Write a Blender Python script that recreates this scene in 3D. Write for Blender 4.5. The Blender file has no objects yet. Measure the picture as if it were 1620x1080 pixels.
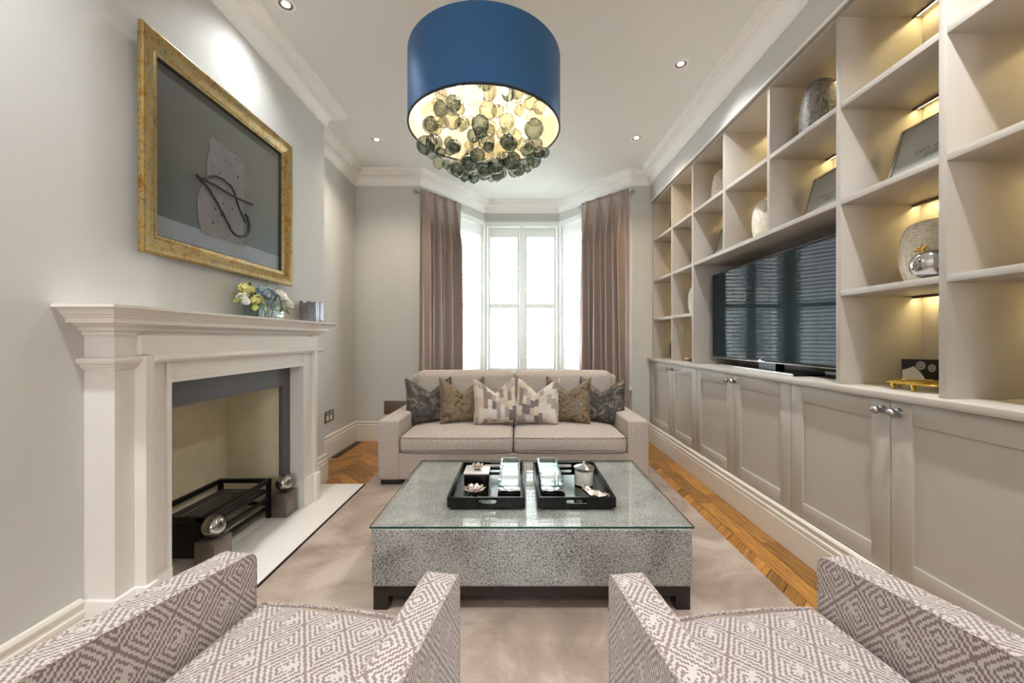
import bpy, bmesh, math, random
from mathutils import Vector, Matrix, noise
random.seed(7)
C = bpy.context.scene.collection
PI = math.pi

# ------------------------------------------------------------------ colours and materials
def s2l(c):
    c = c / 255.0
    return c / 12.92 if c <= 0.04045 else ((c + 0.055) / 1.055) ** 2.4
def rgb(r, g, b): return (s2l(r), s2l(g), s2l(b), 1.0)

class NT:
    def __init__(s, name):
        s.m = bpy.data.materials.new(name); s.m.use_nodes = True
        s.t = s.m.node_tree; s.t.nodes.clear()
        s.out = s.t.nodes.new('ShaderNodeOutputMaterial')
    def n(s, typ, **kw):
        nd = s.t.nodes.new('ShaderNode' + typ)
        for k, v in kw.items(): setattr(nd, k, v)
        return nd
    def set(s, sock, v):
        if v is None: return
        if isinstance(v, bpy.types.NodeSocket): s.t.links.new(v, sock)
        else: sock.default_value = v
    def math(s, op, a, b=None, c=None):
        nd = s.n('Math', operation=op)
        s.set(nd.inputs[0], a); s.set(nd.inputs[1], b)
        if c is not None: s.set(nd.inputs[2], c)
        return nd.outputs[0]
    def mix(s, f, a, b, blend='MIX'):
        nd = s.n('Mix', data_type='RGBA', blend_type=blend)
        s.set(nd.inputs[0], f); s.set(nd.inputs[6], a); s.set(nd.inputs[7], b)
        return nd.outputs[2]
    def ramp(s, f, stops):
        nd = s.n('ValToRGB'); s.set(nd.inputs[0], f)
        e = nd.color_ramp.elements
        while len(e) < len(stops): e.new(0.5)
        for el, (p, c) in zip(e, stops): el.position = p; el.color = c if isinstance(c, tuple) else (c, c, c, 1)
        return nd.outputs[0]
    def coord(s, kind='Object', scale=(1, 1, 1), rot=(0, 0, 0)):
        tc = s.n('TexCoord'); mp = s.n('Mapping')
        s.t.links.new(tc.outputs[kind], mp.inputs[0])
        mp.inputs['Scale'].default_value = scale; mp.inputs['Rotation'].default_value = rot
        return mp.outputs[0]
    def noise(s, vec, scale, detail=3, rough=0.5, dist=0):
        nd = s.n('TexNoise'); s.t.links.new(vec, nd.inputs['Vector'])
        nd.inputs['Scale'].default_value = scale; nd.inputs['Detail'].default_value = detail
        nd.inputs['Roughness'].default_value = rough; nd.inputs['Distortion'].default_value = dist
        return nd.outputs['Fac']
    def bump(s, h, strength, dist=0.01):
        nd = s.n('Bump'); s.set(nd.inputs['Height'], h)
        nd.inputs['Strength'].default_value = strength; nd.inputs['Distance'].default_value = dist
        return nd.outputs[0]
    def bsdf(s, col, rough=0.5, metal=0.0, normal=None, **kw):
        p = s.n('BsdfPrincipled')
        s.set(p.inputs['Base Color'], col); s.set(p.inputs['Roughness'], rough); s.set(p.inputs['Metallic'], metal)
        if normal is not None: s.set(p.inputs['Normal'], normal)
        for k, v in kw.items(): s.set(p.inputs[k.replace('_', ' ')], v)
        s.t.links.new(p.outputs[0], s.out.inputs[0])
        return s.m

def plain(name, col, rough=0.5, metal=0.0, var=0.04, nscale=3.0, bump=0.0, bscale=200, **kw):
    t = NT(name); v = t.coord()
    f = t.noise(v, nscale, 3)
    dark = tuple(c * (1 - var) for c in col[:3]) + (1,)
    lite = tuple(min(1, c * (1 + var)) for c in col[:3]) + (1,)
    c = t.mix(f, dark, lite)
    nm = t.bump(t.noise(v, bscale, 2), bump, 0.002) if bump else None
    return t.bsdf(c, rough, metal, nm, **kw)

def emit(name, col, st):
    t = NT(name); e = t.n('Emission'); e.inputs[0].default_value = col; e.inputs[1].default_value = st
    t.t.links.new(e.outputs[0], t.out.inputs[0]); return t.m

def thin_glass(name, centre, edge, refl=1.0, rough=0.0, f0=0.04, power=2.0):
    t = NT(name)
    lw = t.n('LayerWeight'); lw.inputs[0].default_value = 0.5
    fac = lw.outputs['Facing']
    tint = t.mix(t.math('POWER', fac, power), centre, edge)
    tr = t.n('BsdfTransparent'); t.set(tr.inputs[0], tint)
    gl = t.n('BsdfGlossy'); gl.inputs['Roughness'].default_value = rough
    k = t.math('MULTIPLY_ADD', t.math('POWER', fac, 4.0), 0.9 * refl, f0)
    mx = t.n('MixShader'); t.set(mx.inputs[0], k)
    t.t.links.new(tr.outputs[0], mx.inputs[1]); t.t.links.new(gl.outputs[0], mx.inputs[2])
    t.t.links.new(mx.outputs[0], t.out.inputs[0]); return t.m

M = {}
M['wall'] = plain('wall_paint', rgb(205, 204, 200), 0.75, var=0.012, nscale=1.5, bump=0.03, bscale=400)
M['ceiling'] = plain('ceiling_paint', rgb(238, 237, 233), 0.85, var=0.01)
M['cornice'] = plain('cornice_paint', rgb(247, 245, 240), 0.6, var=0.0)
M['woodwork'] = plain('skirting_gloss', rgb(228, 221, 210), 0.4, var=0.015)
M['shutter'] = plain('shutter_white', rgb(238, 240, 235), 0.4, var=0.01)
M['cabinet'] = plain('cabinet_taupe', rgb(186, 178, 168), 0.42, var=0.015, bump=0.02, bscale=500)
M['black_gap'] = plain('shadow_gap_black', rgb(28, 25, 22), 0.8)
M['limestone'] = plain('limestone', rgb(228, 223, 217), 0.6, var=0.025, nscale=14, bump=0.05, bscale=120)
M['slate'] = plain('slate_slip', rgb(88, 87, 88), 0.5, var=0.12, nscale=5, bump=0.05, bscale=60)
M['firebrick'] = plain('firebox_panel', rgb(228, 219, 192), 0.8, var=0.14, nscale=9, bump=0.15, bscale=90)
M['iron'] = plain('black_iron', rgb(30, 28, 27), 0.45, var=0.2, nscale=20, Metallic=0.5)
M['ash_metal'] = plain('burner_steel', rgb(82, 80, 76), 0.55, 0.4, var=0.15, nscale=12)
M['steel'] = plain('polished_steel', rgb(176, 172, 166), 0.16, 1.0, var=0.05, nscale=6)
M['bronze'] = plain('bronze_block', rgb(134, 123, 112), 0.38, 0.75, var=0.22, nscale=16)
M['chrome'] = plain('chrome', rgb(205, 205, 205), 0.12, 1.0, var=0.02)
M['satin'] = plain('brushed_nickel', rgb(172, 170, 168), 0.3, 1.0, var=0.03)
M['silver'] = plain('silver_leaf', rgb(222, 208, 200), 0.22, 1.0, var=0.06, nscale=30)
M['gold'] = plain('gold_metal', rgb(214, 176, 84), 0.25, 1.0, var=0.1, nscale=40)
M['brown_plate'] = plain('bronze_plate', rgb(112, 96, 82), 0.5, 0.3, var=0.06)
M['black_wood'] = plain('ebonised_wood', rgb(38, 31, 29), 0.4, var=0.15, nscale=15)
M['lacquer'] = plain('black_lacquer', rgb(14, 13, 12), 0.22, var=0.1, Specular_IOR_Level=0.3)
M['black_plastic'] = plain('black_plastic', rgb(14, 15, 17), 0.3)
M['white_card'] = plain('white_card', rgb(206, 208, 200), 0.6)
M['mirror'] = plain('mirror', rgb(225, 230, 230), 0.03, 1.0, var=0.0)
M['silver_white'] = plain('pale_silver', rgb(236, 232, 222), 0.25, 0.35, var=0.05, nscale=30)
M['wax'] = plain('cream_wax', rgb(252, 247, 232), 0.45, Subsurface_Weight=0.1)
M['outlet'] = plain('outlet_nickel', rgb(140, 128, 118), 0.35, 0.8)
M['white_plastic'] = plain('white_plastic', rgb(232, 228, 220), 0.4)
M['screen'] = plain('tv_screen', rgb(26, 40, 43), 0.05, var=0.0, Specular_IOR_Level=0.07)
M['bulb'] = emit('warm_bulb', (1.0, 0.88, 0.70, 1), 8)
M['led'] = emit('warm_led', (1.0, 0.80, 0.36, 1), 13)
M['spot_lens'] = emit('downlight_lens', (1.0, 0.90, 0.74, 1), 7)
M['glass_clear'] = thin_glass('clear_glass', (0.985, 0.99, 0.985, 1), (0.94, 0.96, 0.95, 1), 0.8, 0.0, 0.04)
M['window_glass'] = thin_glass('window_glass', (0.97, 0.98, 0.98, 1), (0.9, 0.94, 0.93, 1), 0.8, 0.0, 0.03)
M['table_glass'] = thin_glass('table_glass', (0.99, 0.995, 0.985, 1), (0.97, 0.985, 0.965, 1), 0.7, 0.0, 0.035)
M['glass_edge'] = plain('glass_edge', rgb(38, 84, 74), 0.08)
M['crystal'] = thin_glass('crystal', (0.80, 0.86, 0.86, 1), (0.5, 0.6, 0.6, 1), 1.0, 0.02, 0.10)
M['smoke_a'] = thin_glass('smoke_glass', (0.74, 0.76, 0.69, 1), (0.15, 0.185, 0.17, 1), 1.0, 0.02, 0.07, 1.6)
M['smoke_b'] = thin_glass('smoke_glass_dark', (0.50, 0.56, 0.52, 1), (0.06, 0.09, 0.085, 1), 1.0, 0.02, 0.08, 1.5)
M['smoke_c'] = thin_glass('smoke_glass_pale', (0.84, 0.85, 0.74, 1), (0.30, 0.32, 0.24, 1), 1.0, 0.02, 0.08, 1.8)
M['brick_out'] = plain('pale_render', rgb(226, 224, 220), 0.9)
M['dark_window'] = plain('street_window', rgb(120, 132, 146), 0.4)
M['street'] = plain('street_grey', rgb(188, 188, 186), 0.9)

def fabric_weave(name, a, b, scale=900, rough=0.85, big=0.0, sheen=0.3):
    t = NT(name); v = t.coord('UV')
    f = t.noise(v, scale, 2, 0.7)
    f2 = t.ramp(f, [(0.40, 0.0), (0.60, 1.0)])
    c = t.mix(f2, a, b)
    if big:
        g = t.noise(v, 6, 3)
        c = t.mix(t.math('MULTIPLY', g, big), c, tuple(x * 0.6 for x in a[:3]) + (1,))
    return t.bsdf(c, rough, 0, t.bump(f, 0.5, 0.002), Sheen_Weight=sheen, Sheen_Roughness=0.4)
M['sofa'] = fabric_weave('sofa_weave', rgb(152, 140, 131), rgb(208, 196, 185), 130, sheen=0.1)
M['seam'] = plain('seam_piping', rgb(160, 146, 138), 0.8)

def velvet(name, cols, scale=13, fine=70):
    t = NT(name); v = t.coord('UV')
    f = t.noise(v, scale, 8, 0.72, 1.2)
    c = t.ramp(f, cols)
    g = t.noise(v, fine, 4, 0.7, 0.6)
    c = t.mix(t.ramp(g, [(0.35, 0.0), (0.65, 1.0)]), t.mix(0.55, (0, 0, 0, 1), c), t.mix(0.05, c, (1, 1, 1, 1)))
    return t.bsdf(c, 0.55, 0, t.bump(t.noise(v, 30, 6, 0.7, 1.0), 0.9, 0.010), Sheen_Weight=0.08, Sheen_Roughness=0.3)
M['velvet_dark'] = velvet('crushed_velvet_slate', [(0.38, rgb(20, 17, 16)), (0.45, rgb(66, 56, 46)), (0.51, rgb(58, 58, 60)), (0.57, rgb(146, 122, 94)), (0.66, rgb(136, 142, 146))])
M['velvet_gold'] = velvet('crushed_velvet_olive', [(0.38, rgb(46, 36, 22)), (0.45, rgb(118, 94, 58)), (0.52, rgb(160, 132, 90)), (0.58, rgb(104, 92, 74)), (0.67, rgb(190, 182, 168))])

def patch_mat():
    t = NT('patchwork_print'); v = t.coord('UV', (1, 1, 1))
    sep = t.n('SeparateXYZ'); t.t.links.new(v, sep.inputs[0])
    x, y = sep.outputs[0], sep.outputs[1]
    col = t.math('FLOOR', t.math('MULTIPLY', x, 26))
    wn = t.n('TexWhiteNoise', noise_dimensions='1D'); t.set(wn.inputs['W'], col)
    row = t.math('FLOOR', t.math('ADD', t.math('MULTIPLY', y, 11), t.math('MULTIPLY', wn.outputs['Value'], 5)))
    cb = t.n('CombineXYZ'); t.set(cb.inputs[0], col); t.set(cb.inputs[1], row)
    w2 = t.n('TexWhiteNoise', noise_dimensions='3D'); t.t.links.new(cb.outputs[0], w2.inputs['Vector'])
    c = t.ramp(w2.outputs['Value'], [(0.0, rgb(204, 192, 176)), (0.28, rgb(186, 168, 148)), (0.44, rgb(150, 138, 134)), (0.58, rgb(120, 104, 96)), (0.72, rgb(208, 200, 190)), (0.86, rgb(78, 72, 80))])
    c.node.color_ramp.interpolation = 'CONSTANT'
    c = t.mix(t.math('MULTIPLY', t.noise(v, 80, 3), 0.3), c, rgb(214, 200, 182))
    return t.bsdf(c, 0.65, 0, None, Sheen_Weight=0.2)
M['patch'] = patch_mat()

def key_fabric():
    t = NT('lattice_key_fabric'); v = t.coord('UV')
    sep = t.n('SeparateXYZ'); t.t.links.new(v, sep.inputs[0])
    def snap(s, q): return t.math('MULTIPLY', t.math('FLOOR', t.math('DIVIDE', s, q)), q)
    u = snap(sep.outputs[0], 0.0042); w = snap(sep.outputs[1], 0.0034)
    U = t.math('DIVIDE', u, 0.108); V = t.math('DIVIDE', w, 0.138)
    p = t.math('ADD', U, V); q = t.math('SUBTRACT', U, V)
    fp = t.math('SUBTRACT', t.math('FRACT', p), 0.5); fq = t.math('SUBTRACT', t.math('FRACT', q), 0.5)
    m = t.math('MULTIPLY', t.math('MAXIMUM', t.math('ABSOLUTE', fp), t.math('ABSOLUTE', fq)), 2.0)
    ring = t.math('LESS_THAN', t.math('FRACT', t.math('MULTIPLY_ADD', m, 4.0, 0.30)), 0.47)
    par = t.math('LESS_THAN', t.math('ABSOLUTE', t.math('SUBTRACT', t.math('MODULO', t.math('ADD', t.math('ADD', t.math('FLOOR', p), t.math('FLOOR', q)), 2000.0), 2.0), 1.0)), 0.5)
    gap = t.math('MULTIPLY', t.math('LESS_THAN', t.math('ABSOLUTE', t.math('SUBTRACT', fq, 0.05)), 0.075), t.math('GREATER_THAN', fp, 0.05))
    gap = t.math('MULTIPLY', t.math('MULTIPLY', gap, par), t.math('LESS_THAN', m, 0.75))
    dark = t.math('MULTIPLY', ring, t.math('SUBTRACT', 1.0, gap))
    dark = t.math('MAXIMUM', dark, t.math('MULTIPLY', t.math('GREATER_THAN', m, 0.985), 0.0))
    weave = t.noise(t.coord('UV', (1, 2.2, 1)), 420, 1)
    lightc = t.mix(weave, rgb(184, 173, 166), rgb(212, 203, 197))
    darkc = t.mix(weave, rgb(112, 94, 90), rgb(150, 132, 126))
    c = t.mix(dark, lightc, darkc)
    h = t.math('ADD', t.math('MULTIPLY', dark, -0.5), weave)
    return t.bsdf(c, t.math('MULTIPLY_ADD', dark, 0.3, 0.42), 0, t.bump(h, 0.35, 0.002), Sheen_Weight=0.25)
M['key'] = key_fabric()
M['welt'] = fabric_weave('welt_cord', rgb(120, 102, 98), rgb(206, 194, 186), 160)

def table_velvet():
    t = NT('crackled_grey_velvet'); v = t.coord('UV')
    f = t.noise(v, 170, 5, 0.75, 0.6)
    big = t.noise(v, 5, 5, 0.6, 0.6)
    f2 = t.math('ADD', f, t.math('MULTIPLY', t.math('SUBTRACT', big, 0.5), 0.22))
    c = t.ramp(f2, [(0.39, rgb(48, 46, 44)), (0.45, rgb(124, 124, 122)), (0.52, rgb(178, 178, 175)), (0.66, rgb(212, 211, 205))])
    return t.bsdf(c, 0.6, 0, t.bump(f, 0.5, 0.003), Sheen_Weight=0.1, Sheen_Roughness=0.3)
M['table_velvet'] = table_velvet()

def rug_mat():
    t = NT('taupe_silk_rug'); v = t.coord('Object')
    f = t.noise(v, 2.2, 6, 0.65, 0.8)
    g = t.noise(t.coord('Object', (1, 14, 1)), 12, 4, 0.6)
    c = t.ramp(f, [(0.36, rgb(128, 108, 93)), (0.5, rgb(158, 137, 121)), (0.62, rgb(186, 169, 154))])
    c = t.mix(t.math('MULTIPLY', g, 0.35), c, rgb(198, 182, 168))
    return t.bsdf(c, 0.62, 0, t.bump(t.noise(v, 380, 2), 0.5, 0.003), Sheen_Weight=0.6, Sheen_Roughness=0.3)
M['rug'] = rug_mat()

def oak_mat():
    t = NT('oak_block'); v = t.coord('UV', (1.5, 22, 1))
    geo = t.n('NewGeometry'); r = geo.outputs['Random Per Island']
    off = t.n('VectorMath', operation='ADD'); t.t.links.new(v, off.inputs[0])
    cb = t.n('CombineXYZ'); t.set(cb.inputs[0], t.math('MULTIPLY', r, 37.0)); t.set(cb.inputs[1], t.math('MULTIPLY', r, 91.0))
    t.t.links.new(cb.outputs[0], off.inputs[1])
    g = t.noise(off.outputs[0], 4.0, 5, 0.55, 0.4)
    c = t.ramp(g, [(0.30, rgb(120, 72, 26)), (0.46, rgb(166, 112, 46)), (0.60, rgb(190, 136, 64)), (0.8, rgb(206, 158, 84))])
    tone = t.ramp(r, [(0.0, 0.50), (0.30, 0.80), (0.6, 0.95), (1.0, 1.15)])
    c = t.mix(1.0, c, tone, 'MULTIPLY')
    return t.bsdf(c, 0.33, 0, t.bump(g, 0.12, 0.003))
M['oak'] = oak_mat()

def satin_curtain():
    t = NT('taupe_satin'); v = t.coord('UV', (1, 1, 1))
    f = t.noise(t.coord('UV', (220, 3, 1)), 1.0, 2)
    c = t.mix(f, rgb(154, 137, 128), rgb(172, 155, 146))
    return t.bsdf(c, 0.34, 0.3, None, Anisotropic=0.3)
M['curtain'] = satin_curtain()

def gilt_mat():
    t = NT('distressed_gilt'); v = t.coord('Object')
    f = t.noise(v, 22, 7, 0.75, 0.6)
    c = t.ramp(f, [(0.32, rgb(104, 66, 18)), (0.44, rgb(146, 110, 50)), (0.52, rgb(170, 144, 84)), (0.60, rgb(128, 118, 88)), (0.72, rgb(104, 74, 28))])
    g = t.noise(t.coord('Object', (1, 3, 3)), 45, 4, 0.7, 1.0)
    c = t.mix(t.ramp(g, [(0.5, 0.0), (0.7, 0.6)]), c, rgb(160, 158, 138))
    return t.bsdf(c, 0.36, 0.6, t.bump(f, 0.25, 0.004))
M['gilt'] = gilt_mat()

def ceramic(name, a, b, rough=0.7, metal=0.0):
    t = NT(name); v1 = t.coord('Object', (1, 1, 0.15)); v2 = t.coord('Object', (0.2, 0.2, 1))
    f = t.math('MULTIPLY', t.noise(v1, 120, 3, 0.6), t.noise(v2, 180, 3, 0.6))
    c = t.ramp(f, [(0.12, a), (0.27, b)])
    return t.bsdf(c, rough, metal, t.bump(f, 0.7, 0.006))
M['cream_ceramic'] = ceramic('linen_textured_ceramic', rgb(198, 186, 162), rgb(242, 235, 218))
M['grey_ceramic'] = ceramic('grey_textured_ceramic', rgb(66, 64, 64), rgb(150, 146, 142), 0.45, 0.3)
M['stone_ceramic'] = ceramic('stone_textured_ceramic', rgb(112, 104, 96), rgb(176, 166, 154))
M['dark_ceramic'] = ceramic('charcoal_ceramic', rgb(30, 30, 30), rgb(86, 86, 84), 0.4)
M['frosted'] = plain('frosted_insert', rgb(176, 180, 174), 0.25, var=0.02)
M['ink'] = plain('grey_ink', rgb(92, 92, 92), 0.6)

def shade_mat():
    t = NT('navy_silk_shade')
    f = t.noise(t.coord('Object', (1, 1, 0.01)), 300, 2)
    c = t.mix(f, rgb(52, 98, 146), rgb(58, 106, 156))
    return t.bsdf(c, 0.46, 0.6, t.bump(f, 0.1, 0.001))
M['shade_out'] = shade_mat()
M['shade_in'] = plain('cream_shade_lining', rgb(222, 204, 182), 0.7)
M['shade_rim'] = plain('navy_trim', rgb(20, 28, 42), 0.6)

# ------------------------------------------------------------------ mesh builder
class MB:
    def __init__(s): s.b = bmesh.new(); s.uvd = {}
    def _bev(s, verts, r, seg=2):
        es = {e for v in verts for e in v.link_edges}
        if r > 0: bmesh.ops.bevel(s.b, geom=list(es), offset=r, segments=seg, affect='EDGES', profile=0.5, clamp_overlap=True)
    def box(s, x0, x1, y0, y1, z0, z1, r=0.0, seg=2, rot=None, at=None):
        x0, x1 = min(x0, x1), max(x0, x1); y0, y1 = min(y0, y1), max(y0, y1); z0, z1 = min(z0, z1), max(z0, z1)
        g = bmesh.ops.create_cube(s.b, size=1.0); vs = g['verts']
        for v in vs:
            v.co = Vector((x0 + (v.co.x + .5) * (x1 - x0), y0 + (v.co.y + .5) * (y1 - y0), z0 + (v.co.z + .5) * (z1 - z0)))
        if rot is not None:
            c = Vector(at) if at else Vector(((x0 + x1) / 2, (y0 + y1) / 2, (z0 + z1) / 2))
            for v in vs: v.co = c + rot @ (v.co - c)
        s._bev(vs, r, seg); return s
    def prism(s, pts, z0, z1, axis='z', r=0.0):
        """polygon pts extruded along axis; for 'z' pts=(x,y); 'x' pts=(y,z); 'y' pts=(x,z)"""
        def P(a, h):
            return Vector((a[0], a[1], h)) if axis == 'z' else Vector((h, a[0], a[1])) if axis == 'x' else Vector((a[0], h, a[1]))
        lo = [s.b.verts.new(P(p, z0)) for p in pts]; hi = [s.b.verts.new(P(p, z1)) for p in pts]
        n = len(pts)
        fs = [s.b.faces.new(lo[::-1]), s.b.faces.new(hi)]
        for i in range(n): fs.append(s.b.faces.new((lo[i], lo[(i + 1) % n], hi[(i + 1) % n], hi[i])))
        bmesh.ops.recalc_face_normals(s.b, faces=fs)
        if r: s._bev(lo + hi, r)
        return s
    def grid(s, fn, nu, nv, wrap=False, uvs=None):
        vs = [[s.b.verts.new(fn(i / nu, j / nv)) for j in range(nv + 1)] for i in range(nu if wrap else nu + 1)]
        fs = []
        for i in range(nu):
            for j in range(nv):
                a = vs[i][j]; b = vs[(i + 1) % len(vs)][j]; c = vs[(i + 1) % len(vs)][j + 1]; d = vs[i][j + 1]
                try: f = s.b.faces.new((a, b, c, d))
                except ValueError: continue
                fs.append(f)
                if uvs: s.uvd[f] = [uvs(i / nu, j / nv), uvs((i + 1) / nu, j / nv), uvs((i + 1) / nu, (j + 1) / nv), uvs(i / nu, (j + 1) / nv)]
        return vs
    def lathe(s, prof, c=(0, 0, 0), n=32, axis='z', rib=0, ribd=0.0, cap=True, rot=None):
        c = Vector(c); rows = []
        for (r, h) in prof:
            row = []
            for k in range(n):
                a = 2 * PI * k / n
                rr = r * (1 + (ribd * math.cos(rib * a) if rib else 0))
                p = Vector((rr * math.cos(a), rr * math.sin(a), h))
                if axis == 'x': p = Vector((h, rr * math.cos(a), rr * math.sin(a)))
                if axis == 'y': p = Vector((rr * math.cos(a), h, -rr * math.sin(a)))
                if rot is not None: p = rot @ p
                row.append(s.b.verts.new(c + p))
            rows.append(row)
        for i in range(len(rows) - 1):
            for k in range(n):
                s.b.faces.new((rows[i][k], rows[i][(k + 1) % n], rows[i + 1][(k + 1) % n], rows[i + 1][k]))
        if cap:
            if prof[0][0] > 1e-5: s.b.faces.new(rows[0][::-1])
            if prof[-1][0] > 1e-5: s.b.faces.new(rows[-1])
        return s
    def tube(s, pts, r, n=8, closed=False, taper=None):
        pts = [Vector(p) for p in pts]; N = len(pts); rows = []
        up = Vector((0, 0, 1)); prev = None
        for i, p in enumerate(pts):
            a = pts[(i - 1) % N] if closed or i > 0 else p; b = pts[(i + 1) % N] if closed or i < N - 1 else p
            t = (b - a).normalized()
            if prev is None:
                x = t.cross(up)
                if x.length < 1e-3: x = t.cross(Vector((1, 0, 0)))
                x.normalize()
            else:
                x = (prev - t * prev.dot(t))
                if x.length < 1e-6: x = t.cross(up)
                x.normalize()
            prev = x; y = t.cross(x)
            rr = r if taper is None else r * taper(i / max(1, N - 1))
            rows.append([s.b.verts.new(p + rr * (math.cos(2 * PI * k / n) * x + math.sin(2 * PI * k / n) * y)) for k in range(n)])
        for i in range(N if closed else N - 1):
            A, B = rows[i], rows[(i + 1) % N]
            for k in range(n): s.b.faces.new((A[k], A[(k + 1) % n], B[(k + 1) % n], B[k]))
        if not closed: s.b.faces.new(rows[0][::-1]); s.b.faces.new(rows[-1])
        return s
    def sweep(s, prof, path, closed=False, inward=1):
        """prof: (out, z) points; path: plan polyline; out is towards the left of the path direction * inward"""
        path = [Vector((p[0], p[1])) for p in path]; N = len(path); rows = []
        for i in range(N):
            ds = []
            if i > 0: ds.append((path[i] - path[i - 1]).normalized())
            if i < N - 1: ds.append((path[i + 1] - path[i]).normalized())
            ns = [Vector((-d.y, d.x)) * inward for d in ds]
            if len(ns) == 2:
                m = (ns[0] + ns[1]); m = m / max(0.15, m.dot(ns[0]))
            else: m = ns[0]
            rows.append([s.b.verts.new((path[i].x + m.x * o, path[i].y + m.y * o, z)) for (o, z) in prof])
        K = len(prof); fs = []
        for i in range(N - 1):
            for k in range(K - 1 if not closed else K):
                fs.append(s.b.faces.new((rows[i][k], rows[i + 1][k], rows[i + 1][(k + 1) % K], rows[i][(k + 1) % K])))
        for rr in (rows[0], rows[-1]):
            try: fs.append(s.b.faces.new(rr))
            except ValueError: pass
        bmesh.ops.recalc_face_normals(s.b, faces=fs)
        return s
    def soft(s, x0, x1, y0, y1, z0, z1, r=0.03, puff=(0, 0, 0), m=3, n=8, warp=None):
        c = Vector(((x0 + x1) / 2, (y0 + y1) / 2, (z0 + z1) / 2)); h = [(x1 - x0) / 2, (y1 - y0) / 2, (z1 - z0) / 2]
        def axisc(hh):
            inner = hh - r; k = max(1, n)
            e = [inner + r * math.tan(PI / 4 * i / m) for i in range(1, m + 1)]
            mid = [-inner + 2 * inner * i / k for i in range(k + 1)]
            return [-a for a in e[::-1]] + mid + e
        A = [axisc(hh) for hh in h]; cache = {}
        def vert(p):
            key = (round(p[0], 5), round(p[1], 5), round(p[2], 5))
            if key in cache: return cache[key]
            q = Vector([max(-(h[i] - r), min(h[i] - r, p[i])) for i in range(3)]); d = Vector(p) - q
            o = q + (d.normalized() * r if d.length > 1e-9 else d)
            t = [p[i] / h[i] for i in range(3)]
            for i in range(3):
                if puff[i]:
                    j, k = [a for a in range(3) if a != i]
                    o[i] += puff[i] * t[i] * (1 - t[j] ** 2) * (1 - t[k] ** 2)
            w = c + o
            if warp: w = warp(w)
            cache[key] = s.b.verts.new(w); return cache[key]
        fs = []
        for ax in range(3):
            j, k = [a for a in range(3) if a != ax]
            for sg in (-1, 1):
                for a in range(len(A[j]) - 1):
                    for b in range(len(A[k]) - 1):
                        q = []
                        for (da, db) in ((0, 0), (1, 0), (1, 1), (0, 1)):
                            p = [0, 0, 0]; p[ax] = sg * h[ax]; p[j] = A[j][a + da]; p[k] = A[k][b + db]; q.append(vert(p))
                        try: fs.append(s.b.faces.new(q))
                        except ValueError: pass
        bmesh.ops.recalc_face_normals(s.b, faces=fs)
        return s
    def build(s, name, mat, parent=None, smooth=40, origin=None, base=True):
        me = bpy.data.meshes.new(name)
        uvl = s.b.loops.layers.uv.new('UVMap')
        for f in s.b.faces:
            f.normal_update()
        cs = [v.co for v in s.b.verts]
        lo = Vector([min(c[i] for c in cs) for i in range(3)]); hi = Vector([max(c[i] for c in cs) for i in range(3)])
        if origin is None: origin = Vector(((lo.x + hi.x) / 2, (lo.y + hi.y) / 2, lo.z))
        origin = Vector(origin)
        for f in s.b.faces:
            if f in s.uvd:
                for l, uv in zip(f.loops, s.uvd[f]): l[uvl].uv = uv
            else:
                nrm = f.normal; a = max(range(3), key=lambda i: abs(nrm[i]))
                j, k = [(1, 2), (0, 2), (0, 1)][a]
                for l in f.loops: l[uvl].uv = (l.vert.co[j], l.vert.co[k])
        for v in s.b.verts: v.co -= origin
        s.b.to_mesh(me); s.b.free()
        mats = mat if isinstance(mat, (list, tuple)) else [mat]
        for m in mats: me.materials.append(M[m] if isinstance(m, str) else m)
        if smooth:
            me.polygons.foreach_set('use_smooth', [True] * len(me.polygons))
            me.set_sharp_from_angle(angle=math.radians(smooth))
        o = bpy.data.objects.new(name, me); C.objects.link(o)
        pw = Vector(parent['_w']) if parent is not None else Vector((0, 0, 0))
        o.location = origin - pw; o['_w'] = list(origin)
        if parent is not None: o.parent = parent
        return o

def thing(name, label, cat, loc, group=None):
    o = bpy.data.objects.new(name, None); C.objects.link(o); o.location = loc; o['_w'] = list(loc)
    o.empty_display_size = 0.05
    o['label'] = label; o['category'] = cat
    if group: o['group'] = group
    return o
def tag(o, label, cat, group=None, kind=None):
    o['label'] = label; o['category'] = cat
    if group: o['group'] = group
    if kind: o['kind'] = kind
    return o
def struct(o): o['kind'] = 'structure'; return o
def copy_tree(o, parent=None):
    c = o.copy(); C.objects.link(c); c.parent = parent
    for ch in list(o.children): copy_tree(ch, c)
    return c
def arc(cx, cy, r, a0, a1, n):
    return [(cx + r * math.cos(math.radians(a0 + (a1 - a0) * i / n)), cy + r * math.sin(math.radians(a0 + (a1 - a0) * i / n))) for i in range(n + 1)]

def curve_text(body, size, extrude, mw, name, mat, parent, spacing=1.0):
    cu = bpy.data.curves.new('lettering', 'FONT'); cu.body = body; cu.size = size; cu.extrude = extrude
    cu.align_x = 'CENTER'; cu.align_y = 'CENTER'; cu.space_character = spacing
    tmp = bpy.data.objects.new('tmp', cu); C.objects.link(tmp)
    bpy.context.view_layer.update()
    me = bpy.data.meshes.new_from_object(tmp); bpy.data.objects.remove(tmp)
    me.transform(mw); me.materials.append(M[mat])
    o = bpy.data.objects.new(name, me); C.objects.link(o)
    pw = Vector(parent['_w']); org = mw.translation
    me.transform(Matrix.Translation(-org)); o.location = org - pw; o.parent = parent; o['_w'] = list(org)
    return o
# ================================================================== ROOM SHELL
H = 3.03; WL = -1.565; ALC = -1.829; YB = 4.50; YC = 3.233; YR = -4.6
BAYL = (-1.10, YB); BAYR = (1.30, YB); WCL = (-0.445, 5.478); WCR = (0.583, 5.478)
FILL = 1.50      # face of the bulkhead over the fitted shelving

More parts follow.
